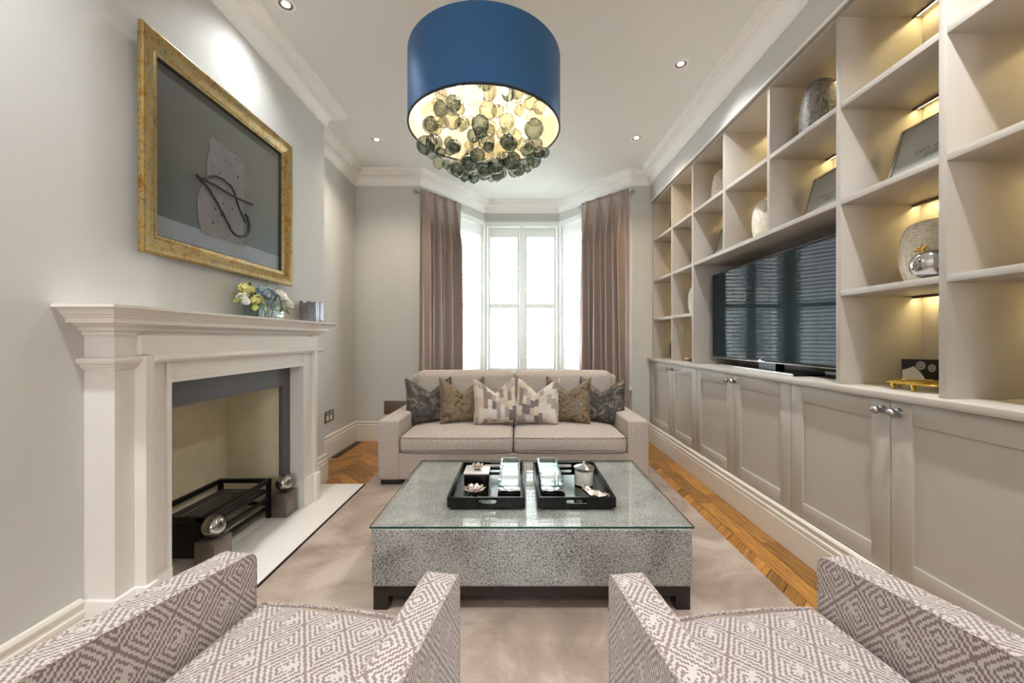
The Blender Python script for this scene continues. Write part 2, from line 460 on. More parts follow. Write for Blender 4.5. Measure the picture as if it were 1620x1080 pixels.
# floor: herringbone oak blocks over a dark base
base = MB().box(-2.1, 2.2, YR - .1, 5.8, -0.12, -0.006).build('floor', 'black_gap'); struct(base)
def make_floor():
    b = bmesh.new(); uvl = b.loops.layers.uv.new('UVMap')
    w, L, n = 0.085, 0.425, 5; g = 0.0013; R = Matrix.Rotation(math.radians(45), 3, 'Z')
    rnd = random.Random(3)
    def plank(x0, y0, x1, y1, alongx):
        x0 += g; y0 += g; x1 -= g; y1 -= g
        c = R @ Vector(((x0 + x1) / 2, (y0 + y1) / 2, 0))
        if not (-2.3 < c.x < 2.1 and YR - .3 < c.y < 5.8): return
        if -1.0 < c.x < 1.0 and 0 < c.y < 3.0: pass
        vs = [b.verts.new(R @ Vector((x, y, 0))) for x, y in ((x0, y0), (x1, y0), (x1, y1), (x0, y1))]
        lw = [b.verts.new(v.co + Vector((0, 0, -0.006))) for v in vs]
        f = b.faces.new(vs)
        uv = [(0, 0), (L, 0), (L, w), (0, w)] if alongx else [(0, 0), (0, w), (L, w), (L, 0)]
        for l, q in zip(f.loops, uv): l[uvl].uv = q
        for i in range(4): b.faces.new((vs[i], lw[i], lw[(i + 1) % 4], vs[(i + 1) % 4]))
    for m in range(-14, 16):
        for k in range(-110, 100):
            ox = m * 2 * L
            plank(k * w + ox, k * w, k * w + L + ox, k * w + w, True)
            plank(k * w + ox, k * w + w, k * w + w + ox, k * w + w + L, False)
    # clip everything to the room
    for co, no in (((-2.05, 0, 0), (-1, 0, 0)), ((1.272, 0, 0), (1, 0, 0)), ((0, YR, 0), (0, -1, 0)), ((0, 5.6, 0), (0, 1, 0))):
        bmesh.ops.bisect_plane(b, geom=b.verts[:] + b.edges[:] + b.faces[:], plane_co=co, plane_no=no, clear_outer=True)
    # straight border boards along the cabinet wall
    for r_ in range(3):
        x0 = 1.274 + r_ * .098; y = YR - rnd.uniform(0, .5)
        while y < 5.6:
            l_ = rnd.uniform(.48, .78); y1_ = min(y + l_, 5.6)
            vs = [b.verts.new((x, yy, 0)) for x, yy in ((x0 + g, y + g), (x0 + .098 - g, y + g), (x0 + .098 - g, y1_ - g), (x0 + g, y1_ - g))]
            lw = [b.verts.new(v.co + Vector((0, 0, -0.006))) for v in vs]
            f = b.faces.new(vs)
            for l, q in zip(f.loops, ((0, 0), (0, .098), (l_, .098), (l_, 0))): l[uvl].uv = q
            for i in range(4): b.faces.new((vs[i], lw[i], lw[(i + 1) % 4], vs[(i + 1) % 4]))
            y = y1_
    me = bpy.data.meshes.new('parquet'); b.to_mesh(me); b.free(); me.materials.append(M['oak'])
    o = bpy.data.objects.new('floor_parquet', me); C.objects.link(o); o.parent = base; o.location = -base.location; return o
make_floor()

struct(MB().box(-2.1, 2.2, YR - .1, 5.8, H, H + .1).build('ceiling', 'ceiling'))

# chimney breast with the fire opening left open
m = MB()
m.box(-2.15, WL, YR, 1.60, 0, H); m.box(-2.15, WL, 2.72, YC, 0, H); m.box(-2.15, WL, 1.60, 2.72, 1.02, H); m.box(-2.15, -1.96, 1.60, 2.72, 0, 1.02)
struct(m.build('wall_left', 'wall', smooth=0))
struct(MB().box(-2.15, ALC, YC, YB + .15, 0, H).build('wall_alcove', 'wall', smooth=0))
m = MB(); m.box(ALC, BAYL[0], YB, YB + .15, 0, H); m.box(BAYR[0], 2.1, YB, YB + .15, 0, H)
struct(m.build('wall_back', 'wall', smooth=0))
m = MB(); m.box(1.935, 2.15, YR, YB + .1, 0, H); m.box(FILL, 1.935, YR, YB, 2.70, H)
struct(m.build('wall_right', 'wall', smooth=0))
# rear wall behind the camera with a wide glazed opening
m = MB(); m.box(-2.15, -.6, YR - .12, YR, 0, H); m.box(.6, 2.15, YR - .12, YR, 0, H); m.box(-.6, .6, YR - .12, YR, 2.4, H); m.box(-.6, .6, YR - .12, YR, 0, 1.1)
struct(m.build('wall_rear', 'wall', smooth=0))

# bay walls: strip over and under each light, with corner posts
def seg_frame(P, Q):
    P = Vector((P[0], P[1], 0)); Q = Vector((Q[0], Q[1], 0)); d = (Q - P); L = d.length; d.normalize()
    n = Vector((d.y, -d.x, 0))     # into the room for a path running anticlockwise is handled by the caller
    return P, d, n, L
def obox(m, P, d, n, a0, a1, t0, t1, z0, z1, r=0.0):
    """box in a segment frame: a along d, t along n"""
    pts = [P + d * a + n * t for a, t in ((a0, t0), (a1, t0), (a1, t1), (a0, t1))]
    m.prism([(p.x, p.y) for p in pts], z0, z1, 'z', r)
segs = [(BAYL, WCL), (WCL, WCR), (WCR, BAYR)]   # left to right; n from seg_frame points into the room
SILL = 0.60; HEAD = 2.70
m = MB()
for i, (P0, Q0) in enumerate(segs):
    P, d, n, L = seg_frame(P0, Q0)
    obox(m, P, d, n, -.0 if i == 0 else -.06, L + (.0 if i == 2 else .06), -.18, 0, 2.755, H)
    obox(m, P, d, n, -.0 if i == 0 else -.06, L + (.0 if i == 2 else .06), -.18, 0, 0, SILL - .03)
struct(m.build('wall_bay', 'wall', smooth=0))

WINS = []
for i, (P0, Q0) in enumerate(segs):
    P, d, n, L = seg_frame(P0, Q0)
    wm = MB()
    e0, e1 = 0.0, 0.0
    # architrave head, jamb liners and posts
    obox(wm, P, d, n, 0, L, -.17, .012, 2.70, 2.755); obox(wm, P, d, n, 0, L, -.0, .024, 2.735, 2.757)
    obox(wm, P, d, n, 0, .035, -.17, .004, SILL, 2.70); obox(wm, P, d, n, L - .035, L, -.17, .004, SILL, 2.70)
    w = struct(wm.build('window_%d' % (i + 1), 'shutter'))
    sm = MB(); obox(sm, P, d, n, 0, L, -.17, .05, SILL - .03, SILL, .004); sm.build('window_sill', 'shutter', w)
    # sash bars outside the shutters
    fm = MB()
    for (a0, a1, z0, z1) in ((.035, .085, SILL, 2.70), (L - .085, L - .035, SILL, 2.70), (.085, L - .085, SILL, .68), (.085, L - .085, 2.62, 2.70), (.085, L - .085, 1.585, 1.63)):
        obox(fm, P, d, n, a0, a1, -.15, -.11, z0, z1)
    fm.build('sash_frame', 'shutter', w)
    pm = MB(); obox(pm, P, d, n, .085, L - .085, -.134, -.130, .68, 2.62); pm.build('pane', 'window_glass', w, smooth=0)
    WINS.append((P, d, n, L))

# plantation shutters: two hinged leaves per light
def shutter(P, d, n, a0, a1, label, tilt):
    c = P + d * ((a0 + a1) / 2) - n * .03
    t = thing('plantation_shutter', label, 'shutter', (c.x, c.y, SILL), 'plantation shutters in the bay')
    z0, z1 = SILL + .005, 2.69; st = .030
    fm = MB()
    obox(fm, P, d, n, a0, a0 + st, -.046, -.018, z0, z1, .002); obox(fm, P, d, n, a1 - st, a1, -.046, -.018, z0, z1, .002)
    for (b0, b1) in ((z0, .745), (1.572, 1.637), (2.553, z1)):
        obox(fm, P, d, n, a0 + st, a1 - st, -.045, -.019, b0, b1)
    fm.build('stile_frame', 'shutter', t)
    for (b0, b1) in ((.745, 1.572), (1.637, 2.553)):
        k = round((b1 - b0) / .0515); p = (b1 - b0) / k; lm = MB()
        for q in range(k):
            zc = b0 + p * (q + .5); w2 = .028; th = math.radians(tilt)
            pts = []
            for s1, s2 in ((-1, -1), (1, -1), (1, 1), (-1, 1)):
                u = s1 * w2; v = s2 * .0050
                pts.append((u * math.cos(th) - v * math.sin(th), u * math.sin(th) + v * math.cos(th)))
            lo = [P + d * (a0 + st + .002) + n * (-.032 + x) + Vector((0, 0, zc + y)) for x, y in pts]
            hi = [P + d * (a1 - st - .002) + n * (-.032 + x) + Vector((0, 0, zc + y)) for x, y in pts]
            A = [lm.b.verts.new(v) for v in lo]; B = [lm.b.verts.new(v) for v in hi]
            fs = [lm.b.faces.new(A), lm.b.faces.new(B[::-1])] + [lm.b.faces.new((A[j], B[j], B[(j + 1) % 4], A[(j + 1) % 4])) for j in range(4)]
            bmesh.ops.recalc_face_normals(lm.b, faces=fs)
        lm.build('louvre_bank', 'shutter', t, smooth=0)
        am = (a0 + a1) / 2; rm = MB(); obox(rm, P, d, n, am - .0045, am + .0045, -.005, .003, b0 + .015, b1 - .01)
        rm.build('tilt_rod', 'shutter', t)
    return t
names = [('left angled side', 'nearest the left curtain', 'beside the centre window'), ('centre window', 'left leaf', 'right leaf'), ('right angled side', 'beside the centre window', 'nearest the right curtain')]
for i, (P, d, n, L) in enumerate(WINS):
    mid = L / 2
    g = .036 if i == 1 else .012
    for k, (a0, a1) in enumerate(((.045, mid - g), (mid + g, L - .045))):
        if i == 1: lab = 'white louvred shutter, %s of the centre bay window above the sofa' % names[1][1 + k]
        else: lab = 'white louvred shutter in the %s of the bay, %s' % (names[i][0], names[i][1 + k])
        shutter(P, d, n, a0, a1, lab, 13)
P, d, n, L = WINS[1]
pm = MB(); obox(pm, P, d, n, L / 2 - .035, L / 2 + .035, -.05, -.012, SILL + .004, 2.695, .003); struct(pm.build('trim_1', 'shutter'))

# cornice all round
prof = [(0, H - .155), (.010, H - .155), (.012, H - .146), (.018, H - .143)] + [(.018 + .062 * (1 - math.cos(math.radians(a))), H - .143 + .083 * math.sin(math.radians(a))) for a in (15, 30, 45, 60, 75, 88)] + \
       [(.090, H - .058), (.090, H - .047), (.102, H - .047), (.102, H - .035), (.115, H - .035), (.115, H - .020), (.135, H - .018), (.135, H), (0, H)]
cpath = [(WL, YR), (WL, YC), (ALC, YC), (ALC, YB), BAYL, WCL, WCR, BAYR, (FILL, YB), (FILL, YR)]
struct(MB().sweep(prof, cpath, inward=-1).build('trim_2', 'cornice', smooth=30))

# skirting
BH = .222
def skirt(h):
    return [(0, 0), (.022, 0), (.022, h - .072), (.017, h - .068), (.017, h - .062), (.021, h - .058), (.021, h - .044), (.014, h - .038), (.011, h - .030), (.016, h - .024), (.018, h - .012), (.012, h - .002), (0, h)]
struct(MB().sweep(skirt(BH), [(WL, YR), (WL, 1.425)], inward=-1).build('baseboard_left', 'woodwork', smooth=30))
struct(MB().sweep(skirt(BH), [(WL, 2.915), (WL, YC), (ALC, YC), (ALC, YB), BAYL, WCL, WCR, BAYR, (1.47, YB)], inward=-1).build('baseboard_alcove', 'woodwork', smooth=30))
m = MB(); m.sweep([(o - .022, z) for o, z in skirt(.208)], [(1.475, YB - .001), (1.475, YR)], inward=-1)
m.box(1.497, 1.93, YR + .01, YB - .001, 0, .206)
struct(m.build('baseboard_right', 'woodwork', smooth=30))

# rug
rm = MB(); rm.soft(-1.185, 1.19, -0.6, 3.62, 0.0005, 0.016, r=.007, m=2, n=10)
tag(rm.build('area_rug', 'rug'), 'large taupe silk-look rug under the coffee table, sofa and armchairs', 'rug')

# floor grille, wall plate, outlets
g = MB(); g.box(-1.800, -1.735, 3.85, 4.44, .0006, .007, .002)
gr = g.build('floor_grille', 'black_wood'); tag(gr, 'dark wooden slotted floor grille against the alcove skirting', 'floor vent')
s = MB()
for k in range(20): s.box(-1.795, -1.74, 3.862 + k * .029, 3.872 + k * .029, .007, .0085)
s.build('slat', 'brown_plate', gr)
x0, x1, z0, z1 = -1.50, -1.17, .302, .452
v = MB().box(x0, x1, YB - .012, YB - .0005, z0, z1, .002).build('wall_panel', 'brown_plate'); tag(v, 'square bronze-brown metal panel on the back wall beside the sofa arm', 'wall panel')
e = MB()
for (a, b) in ((-1.36, .38), (-1.33, .365), (-1.35, .345)): e.box(a, a + .012, YB - .014, YB - .012, b, b + .006)
e.build('perforation', 'satin', v)
o = MB().box(ALC + .0005, ALC + .009, 3.78, 3.96, .345, .455, .002).build('wall_socket', 'outlet'); tag(o, 'nickel double wall socket above the alcove skirting', 'wall socket')
for yy in (3.815, 3.885):
    r = MB(); r.box(ALC + .009, ALC + .015, yy, yy + .016, .425, .44, .002); r.build('rocker_switch', 'white_plastic', o)
    r = MB(); r.box(ALC + .0088, ALC + .0105, yy - .012, yy + .03, .365, .41); r.build('pin_plate', 'white_plastic', o)
o = MB().box(ALC + .0005, ALC + .009, 3.60, 3.69, .345, .455, .002).build('aerial_socket', 'outlet'); tag(o, 'small nickel socket plate half hidden behind the chimney corner', 'wall socket')
MB().box(ALC + .009, ALC + .011, 3.63, 3.66, .38, .42, .001).build('port', 'black_plastic', o)

# recessed downlights
for k, (x, y, lab) in enumerate(((-1.326, 2.239, 'round recessed downlight nearest the painting'), (-1.325, 3.76, 'round recessed downlight at the far left by the alcove'), (1.119, 2.723, 'round recessed downlight above the tall shelving, nearer one'), (1.117, 3.725, 'round recessed downlight at the far right near the bay'))):
    if k == 0: x = -1.30
    pr = [(.030, H - .002), (.038, H - .004), (.046, H - .005), (.050, H - .001)]
    pr = [(.036, H - .002), (.042, H - .006), (.050, H - .006), (.053, H - .0005)]
    r = MB().lathe(pr, (x, y, 0), 32, cap=False).build('downlight', 'cornice'); tag(r, lab, 'downlight', 'recessed ceiling downlights')
    MB().lathe([(.0, H - .0010), (.022, H - .0012)], (x, y, 0), 32, cap=False).build('lamp_lens', 'spot_lens', r)
    MB().lathe([(.022, H - .0008), (.030, H - .0030), (.036, H - .0045), (.0365, H - .002)], (x, y, 0), 32, cap=False).build('bezel', 'outlet', r)

# ================================================================== STREET OUTSIDE
st = MB().box(-14, 14, 5.9, 22, -.9, -.75).build('street', 'street'); struct(st)
def house(x0, x1, lab):
    t = thing('terraced_house', lab, 'house', ((x0 + x1) / 2, 17.0, -.75), 'houses across the street')
    MB().box(x0, x1, 17, 20, -.75, 7.6).build('facade', 'brick_out', t)
    MB().box(x0, x1, 16.85, 17, 7.3, 7.7).build('parapet', 'brick_out', t)
    w = (x1 - x0) / 3
    for i in range(3):
        for (z0, z1) in ((.6, 2.3), (3.4, 5.2)):
            a = x0 + w * i + w * .22
            if i == 2 and z0 < 1:
                MB().box(a, a + w * .56, 16.92, 17.02, -.75, 1.9).build('front_door', 'dark_window', t); continue
            MB().box(a, a + w * .56, 16.9, 17.02, z0, z1).build('window', 'dark_window', t)
            s = MB(); s.box(a + w * .27, a + w * .30, 16.87, 16.91, z0, z1); s.box(a, a + w * .56, 16.87, 16.91, (z0 + z1) / 2 - .04, (z0 + z1) / 2 + .04)
            s.build('glazing_bar', 'brick_out', t)
house(-7.5, -2.51, 'pale terraced house across the street, seen through the left shutters')
house(-2.5, 2.49, 'pale terraced house across the street, seen through the centre shutters')
house(2.5, 7.49, 'pale terraced house across the street, seen through the right shutters')

# ================================================================== CURTAINS
def curtain(A, B, nfold, label, flare, side):
    A = Vector(A); B = Vector(B); d = (B - A); L = d.length; d.normalize()
    n = Vector((d.y, -d.x)) * side      # towards the room
    mid = (A + B) / 2
    t = thing('curtain', label, 'curtain', (mid.x, mid.y, .01), 'full length curtains at the bay')
    zt, zb = 2.825, .012
    def fn(u, v):
        z = zb + (zt - zb) * v
        h = zt - z
        fl = 1 + flare * (1 - v) ** 1.3
        s = (u - .5) * L * fl + L / 2
        ph = u * nfold * 2 * PI
        c = .5 - .5 * math.cos(ph)                   # 1 at the pleat crests
        if h < .10:
            tri = abs(math.cos(ph * 1.5)) * .012
            off = .016 * c ** 8 + tri * c ** 4
        else:
            q = min(1, (h - .10) / .5); q = q * q * (3 - 2 * q)
            k = 7 * (1 - q) + 1.3 * q
            off = (.034 + .066 * q) * c ** k + .003 * math.sin(3.1 * ph + 2 * v) * q
            off += .006 * math.sin(5 * u * nfold + 4 * v) * q
            s += .018 * math.sin(ph + .7 * math.sin(3 * v + nfold)) * q
        p = A + d * s + n * off
        return Vector((p.x, p.y, z))
    m = MB(); m.grid(fn, nfold * 28, 60, uvs=lambda u, v: (u * L * 1.8, v * 2.8))
    bmesh.ops.recalc_face_normals(m.b, faces=m.b.faces[:])
    bot = [v for v in m.b.verts]
    o = m.build('drape', 'curtain', t, smooth=180)
    md = o.modifiers.new('thickness', 'SOLIDIFY'); md.thickness = .004
    # clear acrylic pole with ball finials, set just behind the heading
    pA = A - d * .035; pB = B + d * .035
    zz = zt - .035
    pm = MB(); pm.tube([(pA.x - n.x * .03, pA.y - n.y * .03, zz), (pB.x - n.x * .03, pB.y - n.y * .03, zz)], .010, 12)
    pm.build('curtain_pole', 'crystal', t)
    for p in (pA, pB):
        f = MB(); f.lathe([(.0001, -.030), (.013, -.027), (.025, -.016), (.030, 0), (.025, .016), (.013, .027), (.0001, .030)], (p.x - n.x * .03, p.y - n.y * .03, zz), 16)
        f.build('finial', 'crystal', t)
    return t
curtain((-1.085, 4.44), (-.70, 4.925), 4, 'taupe satin pinch-pleated curtain on the left of the bay window', .05, 1)
curtain((.80, 4.925), (1.245, 4.44), 4, 'taupe satin pinch-pleated curtain on the right of the bay window', .09, 1)

# ================================================================== FIREPLACE
fp = thing('fireplace_surround', 'pale limestone fireplace surround with stepped mantel shelf under the gilt-framed painting', 'fireplace', (WL, 2.172, .02))
YM = 2.172
def mir(pts): return pts + [(x, 2 * YM - y) for x, y in pts[::-1]]
O0, O1 = 1.650, 2.667      # opening
# legs, each with pilaster face, proud frame and inner architrave
for s in (0, 1):
    f = (lambda y: y) if s == 0 else (lambda y: 2 * YM - y)
    yo = O0 if s == 0 else 2 * YM - O1
    pts = [(WL, 1.44), (-1.455, 1.44), (-1.455, 1.515), (-1.415, 1.520), (-1.415, 1.552), (-1.440, 1.556), (-1.440, yo - .018), (-1.430, yo - .016), (-1.430, yo), (-1.53, yo), (-1.53, yo - .02), (WL, yo - .02)]
    m = MB(); m.prism([(x, f(y)) for x, y in pts], .20, 1.086); m.prism([(WL, f(1.44)), (-1.455, f(1.44)), (-1.455, f(1.522)), (WL, f(1.522))], 1.0865, 1.165); m.build('pilaster', 'limestone', fp)
    pts = [(WL, 1.425), (-1.440, 1.425), (-1.440, 1.505), (-1.400, 1.505), (-1.400, 1.562), (-1.425, 1.562), (-1.425, yo - .001), (-1.53, yo - .001), (WL, yo - .02)]
    m = MB(); m.prism([(x, f(y)) for x, y in pts], .02, .209, 'z', .0025); m.build('plinth_block', 'limestone', fp)
    cp = [(WL, f(1.44)), (-1.455, f(1.44)), (-1.455, f(1.520))]
    pr = [(0, 1.04), (.008, 1.04), (.009, 1.047), (.014, 1.049), (.016, 1.058), (.026, 1.062), (.030, 1.072), (.026, 1.081), (0, 1.083)]
    m = MB(); m.sweep(pr, cp, inward=-1 if s == 0 else 1); m.build('pilaster_cap', 'limestone', fp)
m = MB()
m.box(WL, -1.440, O0 - .02, O1 + .02, .985, 1.165); m.box(WL, -1.4295, O0 - .009, O1 + .009, .970, .988)
m.box(WL, -1.436, 1.5235, 2 * YM - 1.5235, 1.0885, 1.1648)
m.build('lintel', 'limestone', fp)
m = MB(); m.box(-1.45, -1.412, 1.552, 2 * YM - 1.552, 1.058, 1.090, .003); m.box(-1.45, -1.402, 1.556, 2 * YM - 1.556, 1.066, 1.078, .004)
m.build('frieze_bead', 'limestone', fp)
pr = [(0, 1.163), (.008, 1.163), (.010, 1.176), (.020, 1.180), (.024, 1.192), (.034, 1.197), (.042, 1.205), (.062, 1.206), (.062, 1.224), (.068, 1.226), (.070, 1.233), (.077, 1.235), (.080, 1.242), (.086, 1.250), (.096, 1.256), (.104, 1.258), (.104, 1.268), (0, 1.268)]
path = mir([(WL, 1.44), (-1.458, 1.44), (-1.458, 1.515), (-1.476, 1.53)])
m = MB(); m.sweep(pr, path, inward=-1); m.prism([(WL, 1.44)] + [(x, y) for x, y in path[1:-1]] + [(WL, 2 * YM - 1.44)], 1.164, 1.2675)
m.build('mantel_shelf', 'limestone', fp)
# slate slips
m = MB(); m.box(-1.545, -1.52, O0 - .01, O1 + .01, .846, .985); m.box(-1.545, -1.52, O0 - .01, 1.735, .02, .846); m.box(-1.545, -1.52, 2.582, O1 + .01, .02, .846)
m.build('slate_slip', 'slate', fp)
# firebox lining, panelled
fb = MB(); fb.box(-1.955, -1.905, 1.66, 2.68, .02, 1.0); fb.box(-1.905, -1.546, 1.64, 1.70, .02, 1.0); fb.box(-1.905, -1.546, 2.62, 2.68, .02, 1.0); fb.box(-1.905, -1.546, 1.70, 2.62, .98, 1.01)
fb.box(-1.9065, -1.9035, 2.495, 2.499, .02, .98); fb.build('firebox_lining', 'firebrick', fp)
m = MB(); m.box(-1.955, -1.19, 1.60, 2.72, .0, .02, .0); hm = MB()
hm.box(-1.565, -1.195, 1.23, 3.11, .0005, .02, .002); hm.box(-1.95, -1.565, 1.60, 2.72, .0005, .02)
tag(hm.build('hearth_slab', 'limestone'), 'pale limestone hearth slab on the floor in front of the fireplace', 'hearth')
tag(MB().box(-1.195, -1.187, 1.23, 3.115, .0005, .019).build('hearth_edging', 'black_wood'), 'thin dark strip between the stone hearth and the rug', 'edging')

# fire grate
gt = thing('fire_basket', 'black iron fire basket standing in the fireplace opening', 'fire grate', (-1.705, 2.25, .02))
x0, x1, y0, y1, zt = -1.875, -1.572, 1.98, 2.52, .265
b = .011
for (xa, ya) in ((x0, y0), (x1, y0), (x0, y1), (x1, y1)):
    MB().box(xa - b, xa + b, ya - b, ya + b, .0205, zt).build('corner_post', 'iron', gt)
m = MB()
for z in (zt - .012,):
    m.box(x0 - b, x1 + b, y0 - b, y0 + b, z - .012, z + .013, .002); m.box(x0 - b, x1 + b, y1 - b, y1 + b, z - .012, z + .013, .002)
    m.box(x0 - b, x0 + b, y0 + b, y1 - b, z - .012, z + .013, .002); m.box(x1 - b, x1 + b, y0 + b, y1 - b, z - .012, z + .013, .002)
m.build('top_rail', 'iron', gt)
for z in (.20, .145, .09):
    m = MB(); m.box(x1 - .006, x1 + .009, y0 + b, y1 - b, z - .010, z + .010, .002); m.build('front_bar', 'iron', gt)
m = MB(); m.box(x0, x1, y0 - .004, y0 + .004, .06, zt - .03); m.build('side_plate', 'iron', gt)
for z in (.19, .11):
    m = MB(); m.box(x0, x1, y1 - .005, y1 + .005, z - .009, z + .009); m.build('side_bar', 'iron', gt)
m = MB(); m.box(x0 + .012, x1 - .03, y0 + .012, y1 - .012, .195, .205, .003); tr = m.build('burner_tray', 'ash_metal', gt)
m = MB(); m.tube([(x0 + .09, y0 + .06, .2075), (x0 + .09, y1 - .10, .2075), (x0 + .11, y1 - .06, .2075), (x0 + .17, y1 - .06, .2075), (x0 + .19, y1 - .09, .2075)], .004, 8); m.build('burner_tube', 'steel', tr)
m = MB()
for yy in (2.2, 2.3): m.lathe([(.006, .205), (.006, .209), (.0001, .2095)], (x0 + .2, yy, 0), 10)
m.build('screw', 'steel', tr)

for k, (ya, lab) in enumerate(((1.918, 'polished steel ball on a square bronze block, nearer end of the fire basket'), (2.517, 'polished steel ball on a square bronze block, far end of the fire basket'))):
    a = thing('andiron', lab, 'fire dog', (-1.506, ya + .059, .02), 'ball and block fire dogs')
    MB().box(-1.556, -1.456, ya, ya + .117, .0205, .167, .003).build('block', 'bronze', a)
    r = .052; m = MB(); m.lathe([(max(.0001, r * math.sin(PI * i / 20)), -r * math.cos(PI * i / 20)) for i in range(21)], (-1.506, ya + .058, .170 + r), 32)
    m.build('ball', 'steel', a)
    MB().lathe([(.018, .1672), (.014, .172)], (-1.506, ya + .058, 0), 20).build('collar', 'black_wood', a)
# ================================================================== FITTED CABINETS
DX = 1.495; ZB, ZT = .210, .908
YD = [4.47, 3.93, 3.375, 2.822, 2.211, 1.631, 1.056, .487, -.083]
YD = [4.460, 3.900, 3.333, 2.755, 2.176, 1.600, 1.025, .452, -.12]
# door edges solved from the picture: Y = 630*1.495/(x-818)
def ypx(x, X=DX): return 630 * X / (x - 818.0)
YD = [YB - .03, ypx(1062.6), ypx(1101), ypx(1160), ypx(1251), ypx(1409), 1.045, .49, -.06]
cabs = ['pair of taupe panelled cabinet doors at the far end by the curtain', 'pair of taupe panelled cabinet doors below the far half of the television', 'pair of taupe panelled cabinet doors nearest the middle, below the framed photo', 'pair of taupe panelled cabinet doors nearest the camera on the right']
for u in range(4):
    ya, ym, yb = YD[2 * u], YD[2 * u + 1], YD[2 * u + 2]
    t = thing('base_cabinet', cabs[u], 'cabinet', (1.7, ym, ZB), 'fitted base cabinets under the worktop')
    MB().box(DX + .022, 1.93, yb + .0005, ya - .0005, ZB, ZT - .003).build('body', 'black_gap', t)
    for (c0, c1, kn) in ((ya, ym, ym + .035), (ym, yb, ym - .035)):
        g = .0018; a, b2 = c1 + g, c0 - g; st = .085; z0, z1 = ZB + .002, ZT - .004
        m = MB()
        m.box(DX, DX + .020, a, a + st, z0, z1, .0012); m.box(DX, DX + .020, b2 - st, b2, z0, z1, .0012)
        m.box(DX + .0003, DX + .020, a + st, b2 - st, z1 - .083, z1, .0012); m.box(DX + .0003, DX + .020, a + st, b2 - st, z0, z0 + .080, .0012)
        m.box(DX + .010, DX + .018, a + st - .002, b2 - st + .002, z0 + .078, z1 - .081)
        d = m.build('door', 'cabinet', t)
        k = MB(); k.lathe([(.0001, -.048), (.008, -.046), (.014, -.039), (.0165, -.030), (.014, -.021), (.008, -.015), (.007, -.009), (.016, -.006), (.018, -.0005)], (DX, kn, .862), 20, axis='x')
        k.build('knob', 'satin', d)
m = MB(); m.box(DX + .002, 1.93, YB - .028, YB - .001, ZB, ZT - .002)
struct(m.build('trim_3', 'cabinet'))
wt = MB().box(1.468, 1.930, -.10, YB - .001, ZT + .001, .937, .002).build('worktop', 'cabinet'); tag(wt, 'long taupe painted worktop running over the base cabinets', 'worktop')

# ------------------------------------------------------------------ shelving
XS = 1.530; XBK = 1.917; ZS = [.9375, 1.366, 1.797, 2.250, 2.672]
def yup(x): return 630 * XS / (x - 818.0)
UP = [YB - .030, yup(1062.6), yup(1095.4), yup(1145), yup(1215.6), yup(1326.1), yup(1491.3), .965, .50, .04]
sh = thing('fitted_shelving', 'tall taupe fitted shelving wall around the television, standing on the worktop', 'shelving', (1.72, 2.2, ZS[0]))
MB().box(XBK, 1.933, -.10, YB - .002, ZS[0], 2.69).build('back_panel', 'cabinet', sh)
for i, y in enumerate(UP):
    w = .0135; full = i not in (3, 4)
    if i == 0: a, b2 = y, YB - .002
    else: a, b2 = y - w, y + w
    z0 = ZS[0] if full else ZS[2] + .0135
    MB().box(XS, XBK, a, b2, z0, 2.690, .001).build('upright', 'cabinet', sh)
def bay(i): return UP[i + 1] + .0135, UP[i] - (.0135 if i else 0)
led_n = 0
for i in range(len(UP) - 1):
    y0, y1 = bay(i)
    for j in (1, 2, 3):
        tv = i in (2, 3, 4)
        if tv and j == 1: continue
        if tv and j == 2: continue
        MB().box(XS + .0005, XBK, y0, y1, ZS[j] - .0135, ZS[j] + .0135, .001).build('shelf', 'cabinet', sh)
    for j in (1, 2, 3, 4):
        if i in (2, 3, 4) and j in (1, 2): continue
        zu = ZS[j] - .0135 if j < 4 else ZS[4]
        ch = MB(); ch.box(1.868, 1.872, y0 + .001, y1 - .001, zu - .012, zu); ch.box(1.872, 1.892, y0 + .001, y1 - .001, zu - .003, zu)
        c = ch.build('light_channel', 'brown_plate', sh)
        MB().box(1.874, 1.884, y0 + .012, y1 - .012, zu - .0055, zu - .0035).build('light_strip', 'led', c, smooth=0)
y0 = UP[5] + .0135; y1 = UP[2] - .0135
MB().box(XS + .0005, XBK, y0, y1, ZS[2] - .0135, ZS[2] + .0135, .001).build('shelf', 'cabinet', sh)
m = MB(); m.box(XS + .0008, XBK, -.09, YB - .002, 2.672, 2.690)
m.build('top_rail', 'cabinet', sh)
m = MB(); m.box(FILL + .014, FILL + .028, -.1, YB - .002, 2.6905, 2.70)
struct(m.build('trim_4', 'cabinet'))
m = MB(); m.box(FILL, FILL + .010, -.11, YB - .001, 2.688, 2.70)
struct(m.build('trim_5', 'cornice'))

# ------------------------------------------------------------------ television
tv = thing('television', 'large flat black television on its stand in the middle of the shelving', 'television', (1.70, 2.71, ZS[0]))
ty0, ty1, tz0, tz1 = 2.045, 3.375, .992, 1.692
MB().box(1.655, 1.700, ty0, ty1, tz0, tz1, .004).build('casing', 'black_plastic', tv)
MB().box(1.6520, 1.6555, ty0 + .012, ty1 - .012, tz0 + .018, tz1 - .012).build('screen', 'screen', tv, smooth=0)
m = MB(); m.box(1.6505, 1.657, ty0 + .004, ty1 - .004, tz0, tz0 + .006, .001); m.build('bottom_trim', 'satin', tv)
m = MB(); m.box(1.6500, 1.653, 2.645, 2.775, tz0 + .004, tz0 + .010, .001); m.box(1.6500, 1.653, 2.695, 2.725, tz0 + .010, tz0 + .018, .001); m.build('badge', 'chrome', tv)
m = MB(); m.prism([(1.70, 2.62), (1.76, 2.62), (1.76, 2.80), (1.70, 2.80)], .95, 1.10); m.build('stand_neck', 'black_plastic', tv)
